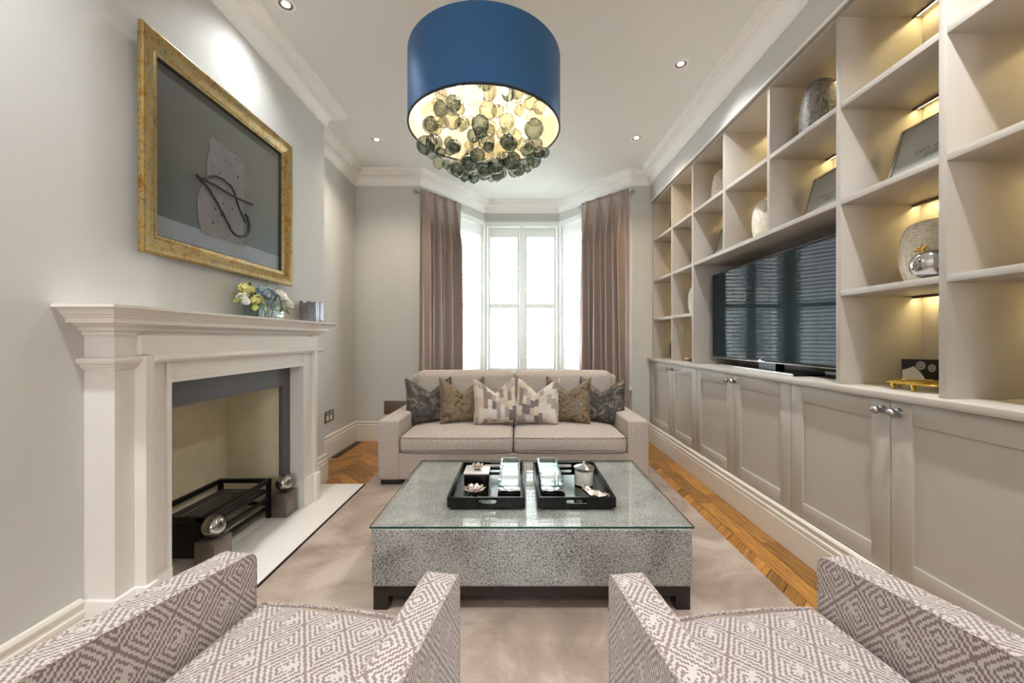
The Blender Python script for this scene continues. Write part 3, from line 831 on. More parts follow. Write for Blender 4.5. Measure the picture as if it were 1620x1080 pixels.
m = MB(); m.prism([(1.565, 2.26), (1.607, 3.15), (1.80, 3.15), (1.80, 2.26)], .9385, .9500); m.build('stand_base', 'lacquer', tv)
m = MB(); m.prism([(1.560, 2.255), (1.602, 3.152), (1.607, 3.150), (1.565, 2.255)], .9385, .9525); m.build('stand_edge', 'chrome', tv)
bx = MB().box(1.715, 1.86, 2.02, 2.22, .9380, .972, .003).build('media_box', 'black_plastic'); tag(bx, 'low black media box under the near end of the television', 'media box')
MB().box(1.712, 1.7155, 2.04, 2.12, .950, .956).build('display_strip', 'satin', bx)

# ------------------------------------------------------------------ shelf ornaments
def vase(name, label, c, r, h, mat, prof=None, group=None):
    P = prof or [(0.55, 0), (.70, .03), (.86, .18), (.97, .38), (1.0, .55), (.95, .74), (.82, .90), (.64, .975), (.50, 1.0), (.44, .985), (.42, .95), (.60, .85), (.80, .6), (.70, .2), (.0001, .06)]
    # smooth the profile
    pts = []
    for i in range(len(P) - 1):
        p0 = P[max(0, i - 1)]; p1 = P[i]; p2 = P[i + 1]; p3 = P[min(len(P) - 1, i + 2)]
        for k in range(4):
            t = k / 4
            f = lambda a, b, cc, d: .5 * ((2 * b) + (-a + cc) * t + (2 * a - 5 * b + 4 * cc - d) * t * t + (-a + 3 * b - 3 * cc + d) * t ** 3)
            pts.append((max(.0001, f(p0[0], p1[0], p2[0], p3[0])) * r, max(0, f(p0[1], p1[1], p2[1], p3[1])) * h))
    pts.append((P[-1][0] * r, P[-1][1] * h))
    m = MB(); m.lathe(pts, c, 48); o = m.build(name, mat); return tag(o, label, 'vase', group)
E = .0138
z3 = ZS[3] + E; z2 = ZS[2] + E; z1 = ZS[1] + E; z0 = ZS[0] + .0005
tall = [(0.62, 0), (.86, .03), (1.0, .22), (.99, .45), (.90, .70), (.72, .90), (.55, .985), (.46, 1.0), (.38, .985), (.36, .93), (.6, .6), (.6, .2), (.0001, .05)]
barrel = [(0.58, 0), (.78, .03), (.95, .25), (1.0, .50), (.95, .75), (.80, .93), (.62, .995), (.50, 1.0), (.42, .985), (.40, .92), (.7, .6), (.7, .2), (.0001, .05)]
vase('ridged_vase', 'dark grey textured tapering vase on the top shelf above the near end of the television', (1.725, 2.27, z3), .098, .345, 'grey_ceramic', tall)
vase('ridged_vase', 'mid grey stone vase on the top shelf above the far end of the television', (1.72, 3.30, z3), .10, .285, 'stone_ceramic', tall)
vase('ridged_vase', 'cream rounded vase on the shelf straight above the middle of the television', (1.73, 2.74, z2), .10, .285, 'cream_ceramic', barrel)
vase('ridged_vase', 'wide cream linen-textured vase behind the silver pomegranate', (1.755, 1.665, z1), .118, .262, 'cream_ceramic', barrel)
vase('ridged_vase', 'cream vase peeping out beside the television, far narrow bay', (1.74, 3.80, z1), .10, .27, 'cream_ceramic', barrel)
vase('dark_vase', 'small charcoal vase on the lowest shelf of the farthest narrow bay', (1.70, 4.26, z0), .065, .19, 'dark_ceramic', barrel)
vase('dark_vase', 'charcoal vase on the top shelf of the farthest narrow bay', (1.70, 4.25, z3), .07, .22, 'dark_ceramic', tall)

def display_frame(yf, wid, label, text=True):
    """leaning frame, far edge at yf, running toward the camera"""
    a = math.radians(16); hgt = .290; X0 = 1.690
    t = thing('display_frame', label, 'picture frame', (X0, yf - wid / 2, z2), 'leaning silver frames on the shelf above the television')
    R = Matrix.Rotation(a, 3, 'Y')   # lean top towards +X
    org = Vector((X0, yf - wid / 2, z2 + .004))
    def pl(m, u0, u1, w0, w1, t0, t1, r=0.0):   # u along y, w up the frame, t thickness
        g = bmesh.ops.create_cube(m.b, size=1.0)['verts']
        for v in g:
            p = Vector((t0 + (v.co.x + .5) * (t1 - t0), u0 + (v.co.y + .5) * (u1 - u0), w0 + (v.co.z + .5) * (w1 - w0)))
            v.co = org + R @ p
        m._bev(g, r)
    m = MB(); b = .013; W = wid / 2
    pl(m, -W, -W + b, 0, hgt, -.012, .006, .002); pl(m, W - b, W, 0, hgt, -.012, .006, .002)
    pl(m, -W + b, W - b, 0, b, -.012, .006, .002); pl(m, -W + b, W - b, hgt - b, hgt, -.012, .006, .002)
    m.build('frame_edge', 'chrome', t)
    m = MB(); pl(m, -W + b, W - b, b, hgt - b, -.004, .004); m.build('insert', 'frosted', t)
    m = MB(); pl(m, -.02, .02, .0, hgt * .6, .006, .010); m.build('easel_back', 'black_plastic', t)
    if text:
        for body, sz, zc in (('ZARA HOME', .0165, .140), ('PHOTO FRAME', .007, .120), ('BRASS AND GLASS', .0055, .110)):
            # text plane: x axis of the text runs toward -Y, y axis up the frame
            ux = Vector((0, -1, 0)); uy = R @ Vector((0, 0, 1)); uz = ux.cross(uy)
            p = org + R @ Vector((-.0052, 0.0, zc))
            mw = Matrix(((ux.x, uy.x, uz.x, p.x), (ux.y, uy.y, uz.y, p.y), (ux.z, uy.z, uz.z, p.z), (0, 0, 0, 1)))
            curve_text(body, sz, .0003, mw, 'lettering', 'ink', t, 1.7 if sz > .01 else 1.2)
    return t
display_frame(1.825, .345, 'silver frame with small grey lettering, in the nearest bay right of the television')
display_frame(2.366, .345, 'silver frame with small grey lettering, above the near end of the television')
display_frame(3.44, .30, 'silver frame above the far end of the television', False)
display_frame(3.925, .26, 'silver frame barely showing in the narrow bay past the television', False)

# silver pomegranate with a gold crown, lying over to the left
pg = thing('pomegranate_ornament', 'silver pomegranate ornament with a gold flower crown in front of the wide cream vase', 'ornament', (1.605, 1.545, z1))
Rp = Matrix.Rotation(math.radians(-22), 3, 'X') @ Matrix.Rotation(math.radians(-14), 3, 'Y'); Rp = Matrix.Rotation(math.radians(-28), 3, 'X')
cc = Vector((1.605, 1.545, z1 + .058))
m = MB(); prf = [(max(.0001, .060 * math.sin(PI * i / 18) * (1 + .14 * math.cos(PI * (18 - i) / 18))), -.056 * math.cos(PI * i / 18)) for i in range(19)]
m.lathe(prf, cc, 40, rib=9, ribd=.014, rot=Rp); m.build('fruit_body', 'chrome', pg)
m = MB()
top = cc + Rp @ Vector((0, 0, .055))
m.lathe([(.012, -.004), (.008, .010), (.012, .018)], top, 16, rot=Rp)
for k in range(6):
    a = k * PI / 3; dv = Rp @ Vector((math.cos(a), math.sin(a), 0)); upv = Rp @ Vector((0, 0, 1))
    m.tube([top + upv * .012, top + upv * .022 + dv * .012, top + upv * .028 + dv * .024], .006, 8, taper=lambda s: 1 - .6 * s)
m.build('crown', 'gold', pg)

# photo block
ph = thing('photo_block', 'black and white photograph of two people behind the gold trivet', 'photograph', (1.835, 1.783, z0))
pa, pb = Vector((1.769, 1.832, 0)), Vector((1.898, 1.737, 0)); dd = (pb - pa).normalized(); nn = Vector((dd.y, -dd.x, 0)); LL = (pb - pa).length
def pbx(m, a0, a1, t0, t1, zz0, zz1):
    q = [pa + dd * a + nn * t for a, t in ((a0, t0), (a1, t0), (a1, t1), (a0, t1))]; m.prism([(v.x, v.y) for v in q], zz0, zz1)
m = MB(); pbx(m, 0, LL, -.012, 0, z0, z0 + .120); m.build('block', 'black_plastic', ph)
def blob(m, cu, cz, ru, rz, t, n=20, wob=0.0, seed=0):
    q = []
    for k in range(n):
        a = 2 * PI * k / n; w = 1 + wob * math.sin(3 * a + seed)
        q.append(pa + dd * (cu + ru * w * math.cos(a)) + nn * t + Vector((0, 0, z0 + cz + rz * w * math.sin(a))))
    lo = [m.b.verts.new(v) for v in q]; hi = [m.b.verts.new(v + nn * .0006) for v in q]
    fs = [m.b.faces.new(hi), m.b.faces.new(lo[::-1])] + [m.b.faces.new((lo[k], lo[(k + 1) % n], hi[(k + 1) % n], hi[k])) for k in range(n)]
    bmesh.ops.recalc_face_normals(m.b, faces=fs)
m = MB(); q = [(0.002, .004), (.072, .004), (.078, .03), (.062, .062), (.040, .088), (.022, .078), (.002, .070)]
lo = [m.b.verts.new(pa + dd * a + nn * .0002 + Vector((0, 0, z0 + z))) for a, z in q]; hi = [m.b.verts.new(v.co + nn * .0006) for v in lo]
fs = [m.b.faces.new(hi), m.b.faces.new(lo[::-1])] + [m.b.faces.new((lo[k], lo[(k + 1) % 7], hi[(k + 1) % 7], hi[k])) for k in range(7)]; bmesh.ops.recalc_face_normals(m.b, faces=fs)
m.build('printed_shirt', 'white_card', ph)
M['photo_grey'] = plain('photo_grey', rgb(150, 148, 148), .4); M['photo_dark'] = plain('photo_dark', rgb(40, 40, 42), .4)
for bb_ in ((.062, .092, .016, .020, .0009), (.098, .082, .013, .018, .0009)):
    m = MB(); blob(m, *bb_); m.build('printed_face', 'photo_grey', ph)
m = MB(); blob(m, .088, .022, .016, .012, .0009, wob=.2); m.build('printed_hand', 'photo_grey', ph)
m = MB()
for (a, z) in ((.057, .096), (.067, .096), (.094, .086), (.102, .086)): blob(m, a, z, .0018, .0013, .0016, 8)
for (a, z) in ((.062, .083), (.098, .073)): blob(m, a, z, .005, .0015, .0016, 10)
m.build('printed_features', 'photo_dark', ph)

# gold trivet of interlaced twigs
tvt = thing('gold_trivet', 'round gold branch-work trivet on small feet in front of the photograph', 'trivet', (1.705, 1.645, z0))
m = MB(); rnd = random.Random(5); zc = z0 + .030; cx, cy = 1.705, 1.645
m.tube([(cx + .128 * math.cos(a) + .004 * math.sin(9 * a), cy + .128 * math.sin(a) + .004 * math.cos(7 * a), zc) for a in [2 * PI * k / 60 for k in range(60)]], .0042, 6, closed=True)
for k in range(34):
    a = rnd.uniform(0, 2 * PI); bb = a + rnd.uniform(1.4, 3.0)
    p = Vector((cx + .125 * math.cos(a), cy + .125 * math.sin(a), zc)); q = Vector((cx + .125 * math.cos(bb), cy + .125 * math.sin(bb), zc))
    mid = (p + q) / 2 + Vector((rnd.uniform(-.03, .03), rnd.uniform(-.03, .03), rnd.uniform(-.003, .006)))
    m.tube([p, (p + mid) / 2 + Vector((rnd.uniform(-.01, .01), rnd.uniform(-.01, .01), .002)), mid, (q + mid) / 2, q], .0030, 6)
m.build('branch_lattice', 'gold', tvt)
for a in (200, 250, 320, 30, 100, 150):
    a = math.radians(a); fx, fy = cx + .112 * math.cos(a), cy + .112 * math.sin(a)
    MB().box(fx - .006, fx + .006, fy - .006, fy + .006, z0, z0 + .028, .002).build('foot', 'gold', tvt)

# silver bowl at the right edge, small silver dish far away
bw = MB().lathe([(.045, 0), (.05, .004), (.030, .012), (.018, .025), (.035, .040), (.085, .062), (.125, .085), (.128, .088), (.120, .086), (.08, .066), (.03, .048), (.0001, .044)], (1.70, 1.165, z0), 40).build('footed_bowl', 'steel')
tag(bw, 'silver footed bowl at the right edge of the picture on the worktop', 'bowl')
dsh = MB().lathe([(.025, 0), (.045, .012), (.055, .030), (.050, .030), (.03, .012), (.0001, .006)], (1.655, 3.82, z0), 24, rib=5, ribd=.12).build('silver_dish', 'silver')
tag(dsh, 'small silver petal dish on the worktop just past the television', 'dish')

# ================================================================== PAINTING
pt = thing('framed_painting', 'still life painting of a stone slab and twisted cord in a gilt frame', 'painting', (-1.565, 2.146, 1.503))
ya, yb, za, zb = 1.608, 2.684, 1.503, 2.443; XF = -1.508; fw = .088
fr = MB()
def mould(m, pr):  # pr: (distance in from the outer edge, x)
    rows = []
    for (y, z, sy, sz) in ((ya, za, 1, 1), (yb, za, -1, 1), (yb, zb, -1, -1), (ya, zb, 1, -1)):
        rows.append([m.b.verts.new((x, y + sy * d, z + sz * d)) for d, x in pr])
    fs = []
    for i in range(4):
        for k in range(len(pr)):
            fs.append(m.b.faces.new((rows[i][k], rows[(i + 1) % 4][k], rows[(i + 1) % 4][(k + 1) % len(pr)], rows[i][(k + 1) % len(pr)])))
    bmesh.ops.recalc_face_normals(m.b, faces=fs)
mould(fr, [(0, -1.533), (0, XF - .012), (.003, XF - .003), (.010, XF), (.020, XF - .002), (.050, XF - .016), (.070, XF - .024), (.078, XF - .022), (.084, XF - .026), (fw, XF - .034), (fw, -1.533)])
fr.build('gilt_frame', 'gilt', pt, smooth=25)
sl = MB(); mould(sl, [(fw, -1.560), (fw, XF - .030), (fw + .006, XF - .034), (fw + .006, -1.560)]); sl.build('inner_slip', 'black_gap', pt)
def art_mat():
    t = NT('painted_canvas'); tc = t.n('TexCoord'); sp = t.n('SeparateXYZ'); t.t.links.new(tc.outputs['Generated'], sp.inputs[0])
    v = t.coord('Object'); n1 = t.noise(v, 5, 5, .6)
    z = t.math('ADD', sp.outputs[2], t.math('MULTIPLY', t.math('SUBTRACT', n1, .5), .03))
    hor = sp.outputs[2]
    bgc = t.ramp(z, [(0.10, rgb(84, 90, 88)), (0.35, rgb(92, 96, 88)), (0.6, rgb(112, 110, 98)), (0.95, rgb(104, 104, 98))])
    bgc = t.mix(t.ramp(sp.outputs[1], [(0.1, .45), (0.9, 0.15)]), bgc, rgb(44, 46, 44))
    tab = t.mix(n1, rgb(104, 109, 116), rgb(134, 138, 144))
    c = t.mix(t.math('LESS_THAN', hor, .118), bgc, tab)
    return t.bsdf(c, .42, 0, t.bump(t.noise(v, 180, 3), .25, .002), Specular_IOR_Level=.3)
M['art'] = art_mat()
XC = -1.548
MB().box(XC - .006, XC, ya + fw + .004, yb - fw - .004, za + fw + .004, zb - fw - .004).build('canvas', 'art', pt)
M['paint_stone'] = plain('painted_stone', rgb(104, 100, 97), .6, var=.4, nscale=12, bump=.3, bscale=160)
M['paint_dark'] = plain('painted_dark', rgb(46, 39, 37), .7, var=.3, nscale=60)
def cpt(px, py):   # canvas picture pixels (target frame) -> (y, z) on the canvas plane
    Y = 630 * (-XC) / (818.0 - px); return Y, 1.15 - (py - 536) * Y / 630
out = [(329, 222), (336, 216), (342, 224), (352, 228), (362, 240), (370, 244), (384, 250), (386, 262), (386, 300), (385, 345), (385, 388), (372, 385), (350, 376), (330, 372), (318, 366), (313, 345), (312, 320), (314, 302), (319, 292), (328, 286), (327, 268), (327, 250), (331, 236)]
m = MB(); yz = [cpt(*p) for p in out]; m.prism(yz, XC + .0002, XC + .0022, 'x'); m.build('painted_slab', 'paint_stone', pt)
m = MB(); rnd = random.Random(4)
for (px, py) in ((341, 243), (338, 262), (348, 273), (355, 255), (362, 262), (372, 252), (346, 296), (352, 322), (340, 330), (344, 350), (367, 330), (360, 300), (333, 310), (372, 300), (362, 372), (336, 352), (376, 280), (350, 340)):
    y, z = cpt(px, py); r = rnd.uniform(.003, .008)
    q = [(y + r * math.cos(a) * .9, z + r * math.sin(a)) for a in [2 * PI * k / 10 for k in range(10)]]; m.prism(q, XC + .0020, XC + .0027, 'x')
m.build('painted_pit', 'paint_dark', pt)
def cord(pts, r):
    P = []; N = len(pts)
    for i in range(N - 1):
        p0, p1, p2, p3 = pts[max(0, i - 1)], pts[i], pts[i + 1], pts[min(N - 1, i + 2)]
        for k in range(8):
            t = k / 8; f = lambda a, b, c, d: .5 * (2 * b + (c - a) * t + (2 * a - 5 * b + 4 * c - d) * t * t + (3 * b - a - 3 * c + d) * t ** 3)
            y, z = cpt(f(p0[0], p1[0], p2[0], p3[0]), f(p0[1], p1[1], p2[1], p3[1])); P.append((XC + .003 + .0012 * math.sin(len(P)), y + .0015 * math.sin(len(P) * 1.7), z))
    return P
m = MB()
m.tube(cord([(310, 277), (322, 284), (345, 296), (370, 311), (401, 324)], 1), .0062, 8)
m.tube(cord([(314, 280), (330, 300), (345, 325), (358, 350), (368, 368), (380, 374), (391, 370), (394, 358), (391, 344), (386, 338)], 1), .0060, 8)
m.tube(cord([(322, 282), (338, 278), (355, 286), (368, 300), (374, 320), (382, 340), (388, 352)], 1), .0055, 8)
m.build('painted_cord', 'paint_dark', pt)

# ================================================================== MANTEL OBJECTS
ZM = 1.2685
fa = thing('flower_arrangement', 'blue hydrangea and cream roses in a rectangular glass vase on the mantel', 'flowers', (-1.475, 2.32, ZM))
vx0, vx1, vy0, vy1 = -1.525, -1.425, 2.205, 2.435
m = MB(); w = .004
m.box(vx0, vx1, vy0, vy1, ZM, ZM + .006); m.box(vx0, vx0 + w, vy0, vy1, ZM + .006, ZM + .105); m.box(vx1 - w, vx1, vy0, vy1, ZM + .006, ZM + .105)
m.box(vx0 + w, vx1 - w, vy0, vy0 + w, ZM + .006, ZM + .105); m.box(vx0 + w, vx1 - w, vy1 - w, vy1, ZM + .006, ZM + .105); m.build('glass_vase', 'glass_clear', fa, smooth=0)
M['water'] = thin_glass('vase_water', (.80, .88, .86, 1), (.6, .7, .66, 1), .5, 0, .03)
M['leaf'] = plain('green_leaf', rgb(96, 120, 52), .5, var=.3, nscale=20); M['leaf2'] = plain('yellow_green_leaf', rgb(150, 160, 70), .5, var=.25, nscale=20)
M['rose'] = plain('cream_petal', rgb(250, 247, 238), .6, var=.05, nscale=20); M['hyd'] = plain('blue_grey_petal', rgb(146, 164, 170), .6, var=.30, nscale=26); M['yel'] = plain('yellow_petal', rgb(214, 208, 134), .6, var=.12, nscale=20)
M['stem'] = plain('green_stem', rgb(72, 92, 44), .6, var=.2)
m = MB(); m.box(vx0 + .005, vx1 - .005, vy0 + .005, vy1 - .005, ZM + .0065, ZM + .075); m.build('water', 'water', fa, smooth=0)
rnd = random.Random(11); m = MB()
for k in range(26):
    a = Vector((rnd.uniform(vx0 + .015, vx1 - .015), rnd.uniform(vy0 + .02, vy1 - .02), ZM + .009)); b = Vector((-1.475 + rnd.uniform(-.05, .05), 2.32 + (a.y - 2.32) * 1.3 + rnd.uniform(-.05, .05), ZM + .14))
    m.tube([a, (a + b) / 2 + Vector((rnd.uniform(-.01, .01), rnd.uniform(-.01, .01), 0)), b], .0022, 5)
m.tube([(-1.47, 2.31, ZM + .15), (-1.465, 2.34, ZM + .21)], .0016, 5)
m.build('stems', 'stem', fa)
def petal(m, c, u, v, n, L, W, cup=.3):
    """leaf-like petal from c along u, width along v, bulging along n"""
    N = 5; rows = []
    for i in range(N + 1):
        s = i / N; wd = W * math.sin(PI * min(.97, s * .93 + .05)) ; row = []
        for j in (-1, 0, 1):
            row.append(m.b.verts.new(c + u * (L * s) + v * (wd * j * .5) + n * (L * cup * s * s + abs(j) * wd * .25)))
        rows.append(row)
    for i in range(N):
        for j in (0, 1): m.b.faces.new((rows[i][j], rows[i + 1][j], rows[i + 1][j + 1], rows[i][j + 1]))
def sphdir(r):
    z = r.uniform(-.4, 1); a = r.uniform(0, 2 * PI); q = math.sqrt(max(0, 1 - z * z)); return Vector((q * math.cos(a), q * math.sin(a), z))
def frame_of(d):
    x = d.cross(Vector((0, 0, 1)));
    if x.length < .01: x = Vector((1, 0, 0))
    x.normalize(); return x, d.cross(x).normalized()
def floret_ball(c, r, mat, nm, n=70, ps=.014):
    m = MB(); c = Vector(c)
    m.lathe([(max(.0001, r * .8 * math.sin(PI * i / 8)), -r * .8 * math.cos(PI * i / 8)) for i in range(9)], c, 12)
    for k in range(n):
        d = sphdir(rnd); p = c + d * r * rnd.uniform(.82, 1.05); x, y = frame_of(d)
        for q in range(4):
            a = q * PI / 2 + rnd.uniform(0, .3); u = (x * math.cos(a) + y * math.sin(a)); v = (y * math.cos(a) - x * math.sin(a)); petal(m, p, (u + d * .25).normalized(), v, d, ps, ps * .95, .2)
    return m.build(nm, mat, fa, smooth=180)
def rose(c, r, d):
    m = MB(); c = Vector(c); d = Vector(d).normalized(); x, y = frame_of(d)
    for ring, (nq, rad, tilt, L) in enumerate(((3, .10, 1.5, .9), (5, .25, 1.1, 1.0), (6, .40, .75, 1.05), (8, .5, .35, 1.0))):
        for q in range(nq):
            a = 2 * PI * q / nq + ring * .5; u = x * math.cos(a) + y * math.sin(a); v = y * math.cos(a) - x * math.sin(a)
            petal(m, c + u * r * rad * .4, (u * math.cos(tilt) + d * math.sin(tilt)).normalized(), v, (d * math.cos(tilt) - u * math.sin(tilt)), r * L, r * 1.15, .35)
    return m.build('rose', 'rose', fa, smooth=180)
def leaf(c, d, L, W, mat='leaf', n=None):
    m = MB(); d = Vector(d).normalized(); x, y = frame_of(d); petal(m, Vector(c), d, x, y if n is None else n, L, W, .12); return m.build('leaf', mat, fa, smooth=180)
floret_ball((-1.475, 2.315, ZM + .125), .058, 'hyd', 'hydrangea', 90, .017)
floret_ball((-1.445, 2.375, ZM + .105), .034, 'hyd', 'hydrangea', 40, .015)
floret_ball((-1.47, 2.245, ZM + .130), .026, 'hyd', 'hydrangea', 26, .013)
floret_ball((-1.47, 2.165, ZM + .150), .030, 'yel', 'yellow_blossom', 22, .018)
floret_ball((-1.44, 2.205, ZM + .095), .024, 'yel', 'yellow_blossom', 14, .018)
floret_ball((-1.48, 2.155, ZM + .105), .022, 'rose', 'white_blossom', 14, .018)
rose((-1.455, 2.42, ZM + .125), .048, (.6, -.2, .7)); rose((-1.45, 2.485, ZM + .095), .044, (.7, .2, .5)); rose((-1.50, 2.37, ZM + .16), .032, (.3, 0, .9)); rose((-1.46, 2.13, ZM + .075), .026, (.6, -.5, .4))
for (c, d, L, W, mt) in (((-1.47, 2.13, ZM + .10), (.1, -1, -.10), .05, .03, 'leaf2'), ((-1.47, 2.10, ZM + .115), (.1, -1, .35), .05, .026, 'leaf2'), ((-1.47, 2.09, ZM + .10), (.2, -1, -.7), .045, .028, 'leaf2'), ((-1.47, 2.14, ZM + .13), (.1, -.8, .3), .05, .02, 'leaf2'),
        ((-1.44, 2.19, ZM + .08), (.4, -.7, -.7), .06, .035, 'leaf2'), ((-1.45, 2.23, ZM + .10), (.5, -.3, -.6), .055, .03, 'leaf'), ((-1.43, 2.42, ZM + .09), (.5, .1, -.8), .06, .035, 'leaf'), ((-1.43, 2.46, ZM + .08), (.4, .3, -.8), .055, .03, 'leaf'),
        ((-1.47, 2.53, ZM + .10), (.1, 1, .3), .05, .02, 'leaf'), ((-1.47, 2.54, ZM + .09), (.1, 1, -.3), .045, .018, 'leaf2'), ((-1.47, 2.50, ZM + .13), (.1, .8, .8), .04, .016, 'leaf'), ((-1.45, 2.27, ZM + .10), (.6, 0, -.5), .05, .03, 'leaf'), ((-1.45, 2.36, ZM + .085), (.6, .1, -.7), .05, .03, 'leaf'),
        ((-1.47, 2.19, ZM + .17), (.2, -.3, .8), .03, .015, 'leaf'), ((-1.46, 2.40, ZM + .17), (.3, .2, .8), .03, .015, 'leaf')):
    leaf(c, d, L, W, mt)
m = MB(); m.tube([(-1.47, 2.19, ZM + .11), (-1.47, 2.14, ZM + .112), (-1.47, 2.09, ZM + .105)], .0016, 5); m.tube([(-1.47, 2.48, ZM + .10), (-1.47, 2.54, ZM + .11)], .0014, 5); m.build('twig', 'stem', fa)

ch = thing('candle_holder', 'square silver ridged candle holder near the far end of the mantel', 'candle holder', (-1.475, 2.86, ZM))
cx0, cx1, cy0, cy1 = -1.525, -1.420, 2.80, 2.915; hz = .145
M['bark'] = plain('ridged_silver', rgb(150, 148, 156), .22, 1.0, var=.4, nscale=60, bump=1.0, bscale=90)
rnd = random.Random(2); m = MB()
for (p, q) in (((cx0, cy0), (cx1, cy0)), ((cx1, cy0), (cx1, cy1)), ((cx1, cy1), (cx0, cy1)), ((cx0, cy1), (cx0, cy0))):
    for k in range(9):
        if k == 4 and p[0] == cx1 and q[0] == cx1: continue
        a = k / 9; b = (k + 1) / 9; P_ = (p[0] + (q[0] - p[0]) * (a + b) / 2, p[1] + (q[1] - p[1]) * (a + b) / 2); w = .0065
        m.box(P_[0] - w, P_[0] + w, P_[1] - w, P_[1] + w, ZM, ZM + hz + rnd.uniform(-.01, .006), .002)
m.build('ridged_wall', 'bark', ch)
m = MB(); m.box(cx0 + .012, cx1 - .012, cy0 + .012, cy1 - .012, ZM, ZM + .004); m.build('base_plate', 'mirror', ch)
m = MB(); m.lathe([(.026, .0), (.026, .11), (.022, .114), (.0001, .112)], ((cx0 + cx1) / 2, (cy0 + cy1) / 2, ZM + .004), 24); m.build('candle', 'black_plastic', ch)
# ================================================================== SOFA
SX0, SX1, SY0, SY1 = -1.082, 1.023, 3.083, 4.05
FZ = .0165
so = thing('sofa', 'two-seat oatmeal woven sofa in front of the bay window', 'sofa', ((SX0 + SX1) / 2, 3.56, FZ))
aw = .165
for x0, x1 in ((SX0, SX0 + aw), (SX1 - aw, SX1)):
    m = MB(); m.soft(x0, x1, SY0, SY1, .055, .519, r=.018, puff=(0, 0, .004), m=2, n=6); m.build('arm', 'sofa', so, smooth=60)
m = MB(); m.soft(SX0 + aw - .01, SX1 - aw + .01, SY0 + .012, SY1 - .02, .055, .262, r=.012, m=2, n=6); m.build('seat_base', 'sofa', so, smooth=60)
m = MB(); m.soft(SX0 + .05, SX1 - .05, 3.90, SY1 - .002, .26, .80, r=.03, m=2, n=6); m.build('back_frame', 'sofa', so, smooth=60)
mid = (812 - 818) / 204.3
for x0, x1 in ((SX0 + aw + .002, mid - .003), (mid + .003, SX1 - aw - .002)):
    m = MB(); m.soft(x0, x1, SY0 + .002, 3.80, .264, .392, r=.034, puff=(0, .012, .035), m=4, n=14)
    c = m.build('seat_cushion', 'sofa', so, smooth=80)
    for zz in (.275, .383):
        m = MB(); rr = .03; y0_ = SY0 + .006; pts = [(x0 + .006, 3.78, zz)] + [(x0 + .006 + rr - rr * math.cos(a), y0_ + rr - rr * math.sin(a), zz) for a in [PI / 2 * k / 5 for k in range(6)]] + [(x1 - .006 - rr + rr * math.sin(a), y0_ + rr - rr * math.cos(a), zz) for a in [PI / 2 * k / 5 for k in range(6)]] + [(x1 - .006, 3.78, zz)]
        def bow(p): return (p[0], p[1] - .010 * max(0, 1 - ((p[0] - (x0 + x1) / 2) / ((x1 - x0) / 2)) ** 2), p[2])
        P = []
        for i in range(len(pts) - 1):
            k = 12 if Vector(pts[i + 1]).__sub__(Vector(pts[i])).length > .3 else 1
            for q in range(k): P.append(bow(Vector(pts[i]).lerp(Vector(pts[i + 1]), q / k)))
        P.append(pts[-1]); m.tube(P, .004, 6); m.build('piping', 'seam', c)
BX0, BX1 = -.955, .897
def backwarp(w):
    t = (w.z - .36) / .5; return Vector((w.x, w.y + .05 * t, w.z))
for x0, x1 in ((BX0, mid - .002), (mid + .002, BX1)):
    m = MB(); m.soft(x0, x1, 3.70, 3.91, .385, .846, r=.055, puff=(0, .02, .004), m=4, n=12, warp=backwarp)
    m.build('back_cushion', 'sofa', so, smooth=80)
for x0 in (SX0 + .02, SX1 - .02 - .16):
    for yy in (SY0 + .02, SY1 - .12): MB().box(x0, x0 + .16, yy, yy + .09, FZ, .058, .003).build('leg', 'black_wood', so)

# ------------------------------------------------------------------ throw pillows
def pillow(px, label, mat, yaw, lean, zc, yc, w=.45, h=.405, roll=0, chop=.13, seed=0, group='throw pillows along the sofa'):
    X = (px - 818) * yc / 630
    t = thing('throw_pillow', label, 'pillow', (X, yc, zc - h / 2), group)
    R = Matrix.Rotation(math.radians(yaw), 3, 'Z') @ Matrix.Rotation(math.radians(-lean), 3, 'X') @ Matrix.Rotation(math.radians(roll), 3, 'Y')
    c = Vector((X, yc, zc)); N = 30
    def shape(u, v, sg):
        k = 1 - .07 * (1 - abs(v) ** 2); kv = 1 - .06 * (1 - abs(u) ** 2)
        x = u * w / 2 * k; z = v * h / 2 * kv
        top = max(0, (v + 1) / 2) ** 2.2
        dip = chop * max(0, 1 - abs(u) * 1.05) ** 1.1 * top
        z -= dip
        x *= 1 - .05 * top
        T = .075 * ((1 - u ** 4) * (1 - v ** 4)) ** .5 * (1 - .35 * top * max(0, 1 - abs(u) * 2.2))
        T += .006 * noise.noise(Vector((u * 3 + seed, v * 3, sg))) * (1 - u * u) * (1 - v * v)
        T += .005 * noise.noise(Vector((u * 7 + seed, v * 7, sg * 3))) * (1 - u ** 4) * (1 - v ** 4)
        return x, sg * T, z
    m = MB()
    for sg in (-1, 1):
        m.grid(lambda a, b: c + R @ Vector(shape(a * 2 - 1, b * 2 - 1, sg)), N, N, uvs=lambda a, b: (a * w + seed * .37, b * h + seed * .21))
    bmesh.ops.remove_doubles(m.b, verts=m.b.verts[:], dist=.0006)
    m.uvd = {f: q for f, q in m.uvd.items() if f.is_valid}
    bmesh.ops.recalc_face_normals(m.b, faces=m.b.faces[:])
    body = m.build('cover', mat, t, smooth=180)
    loop = []
    for k in range(N): loop.append((k / N * 2 - 1, -1))
    for k in range(N): loop.append((1, k / N * 2 - 1))
    for k in range(N): loop.append((1 - k / N * 2, 1))
    for k in range(N): loop.append((-1, 1 - k / N * 2))
    m = MB(); m.tube([c + R @ Vector(shape(u, v, 0)) for u, v in loop], .0045, 6, closed=True); m.build('piping', mat, body)
    return t
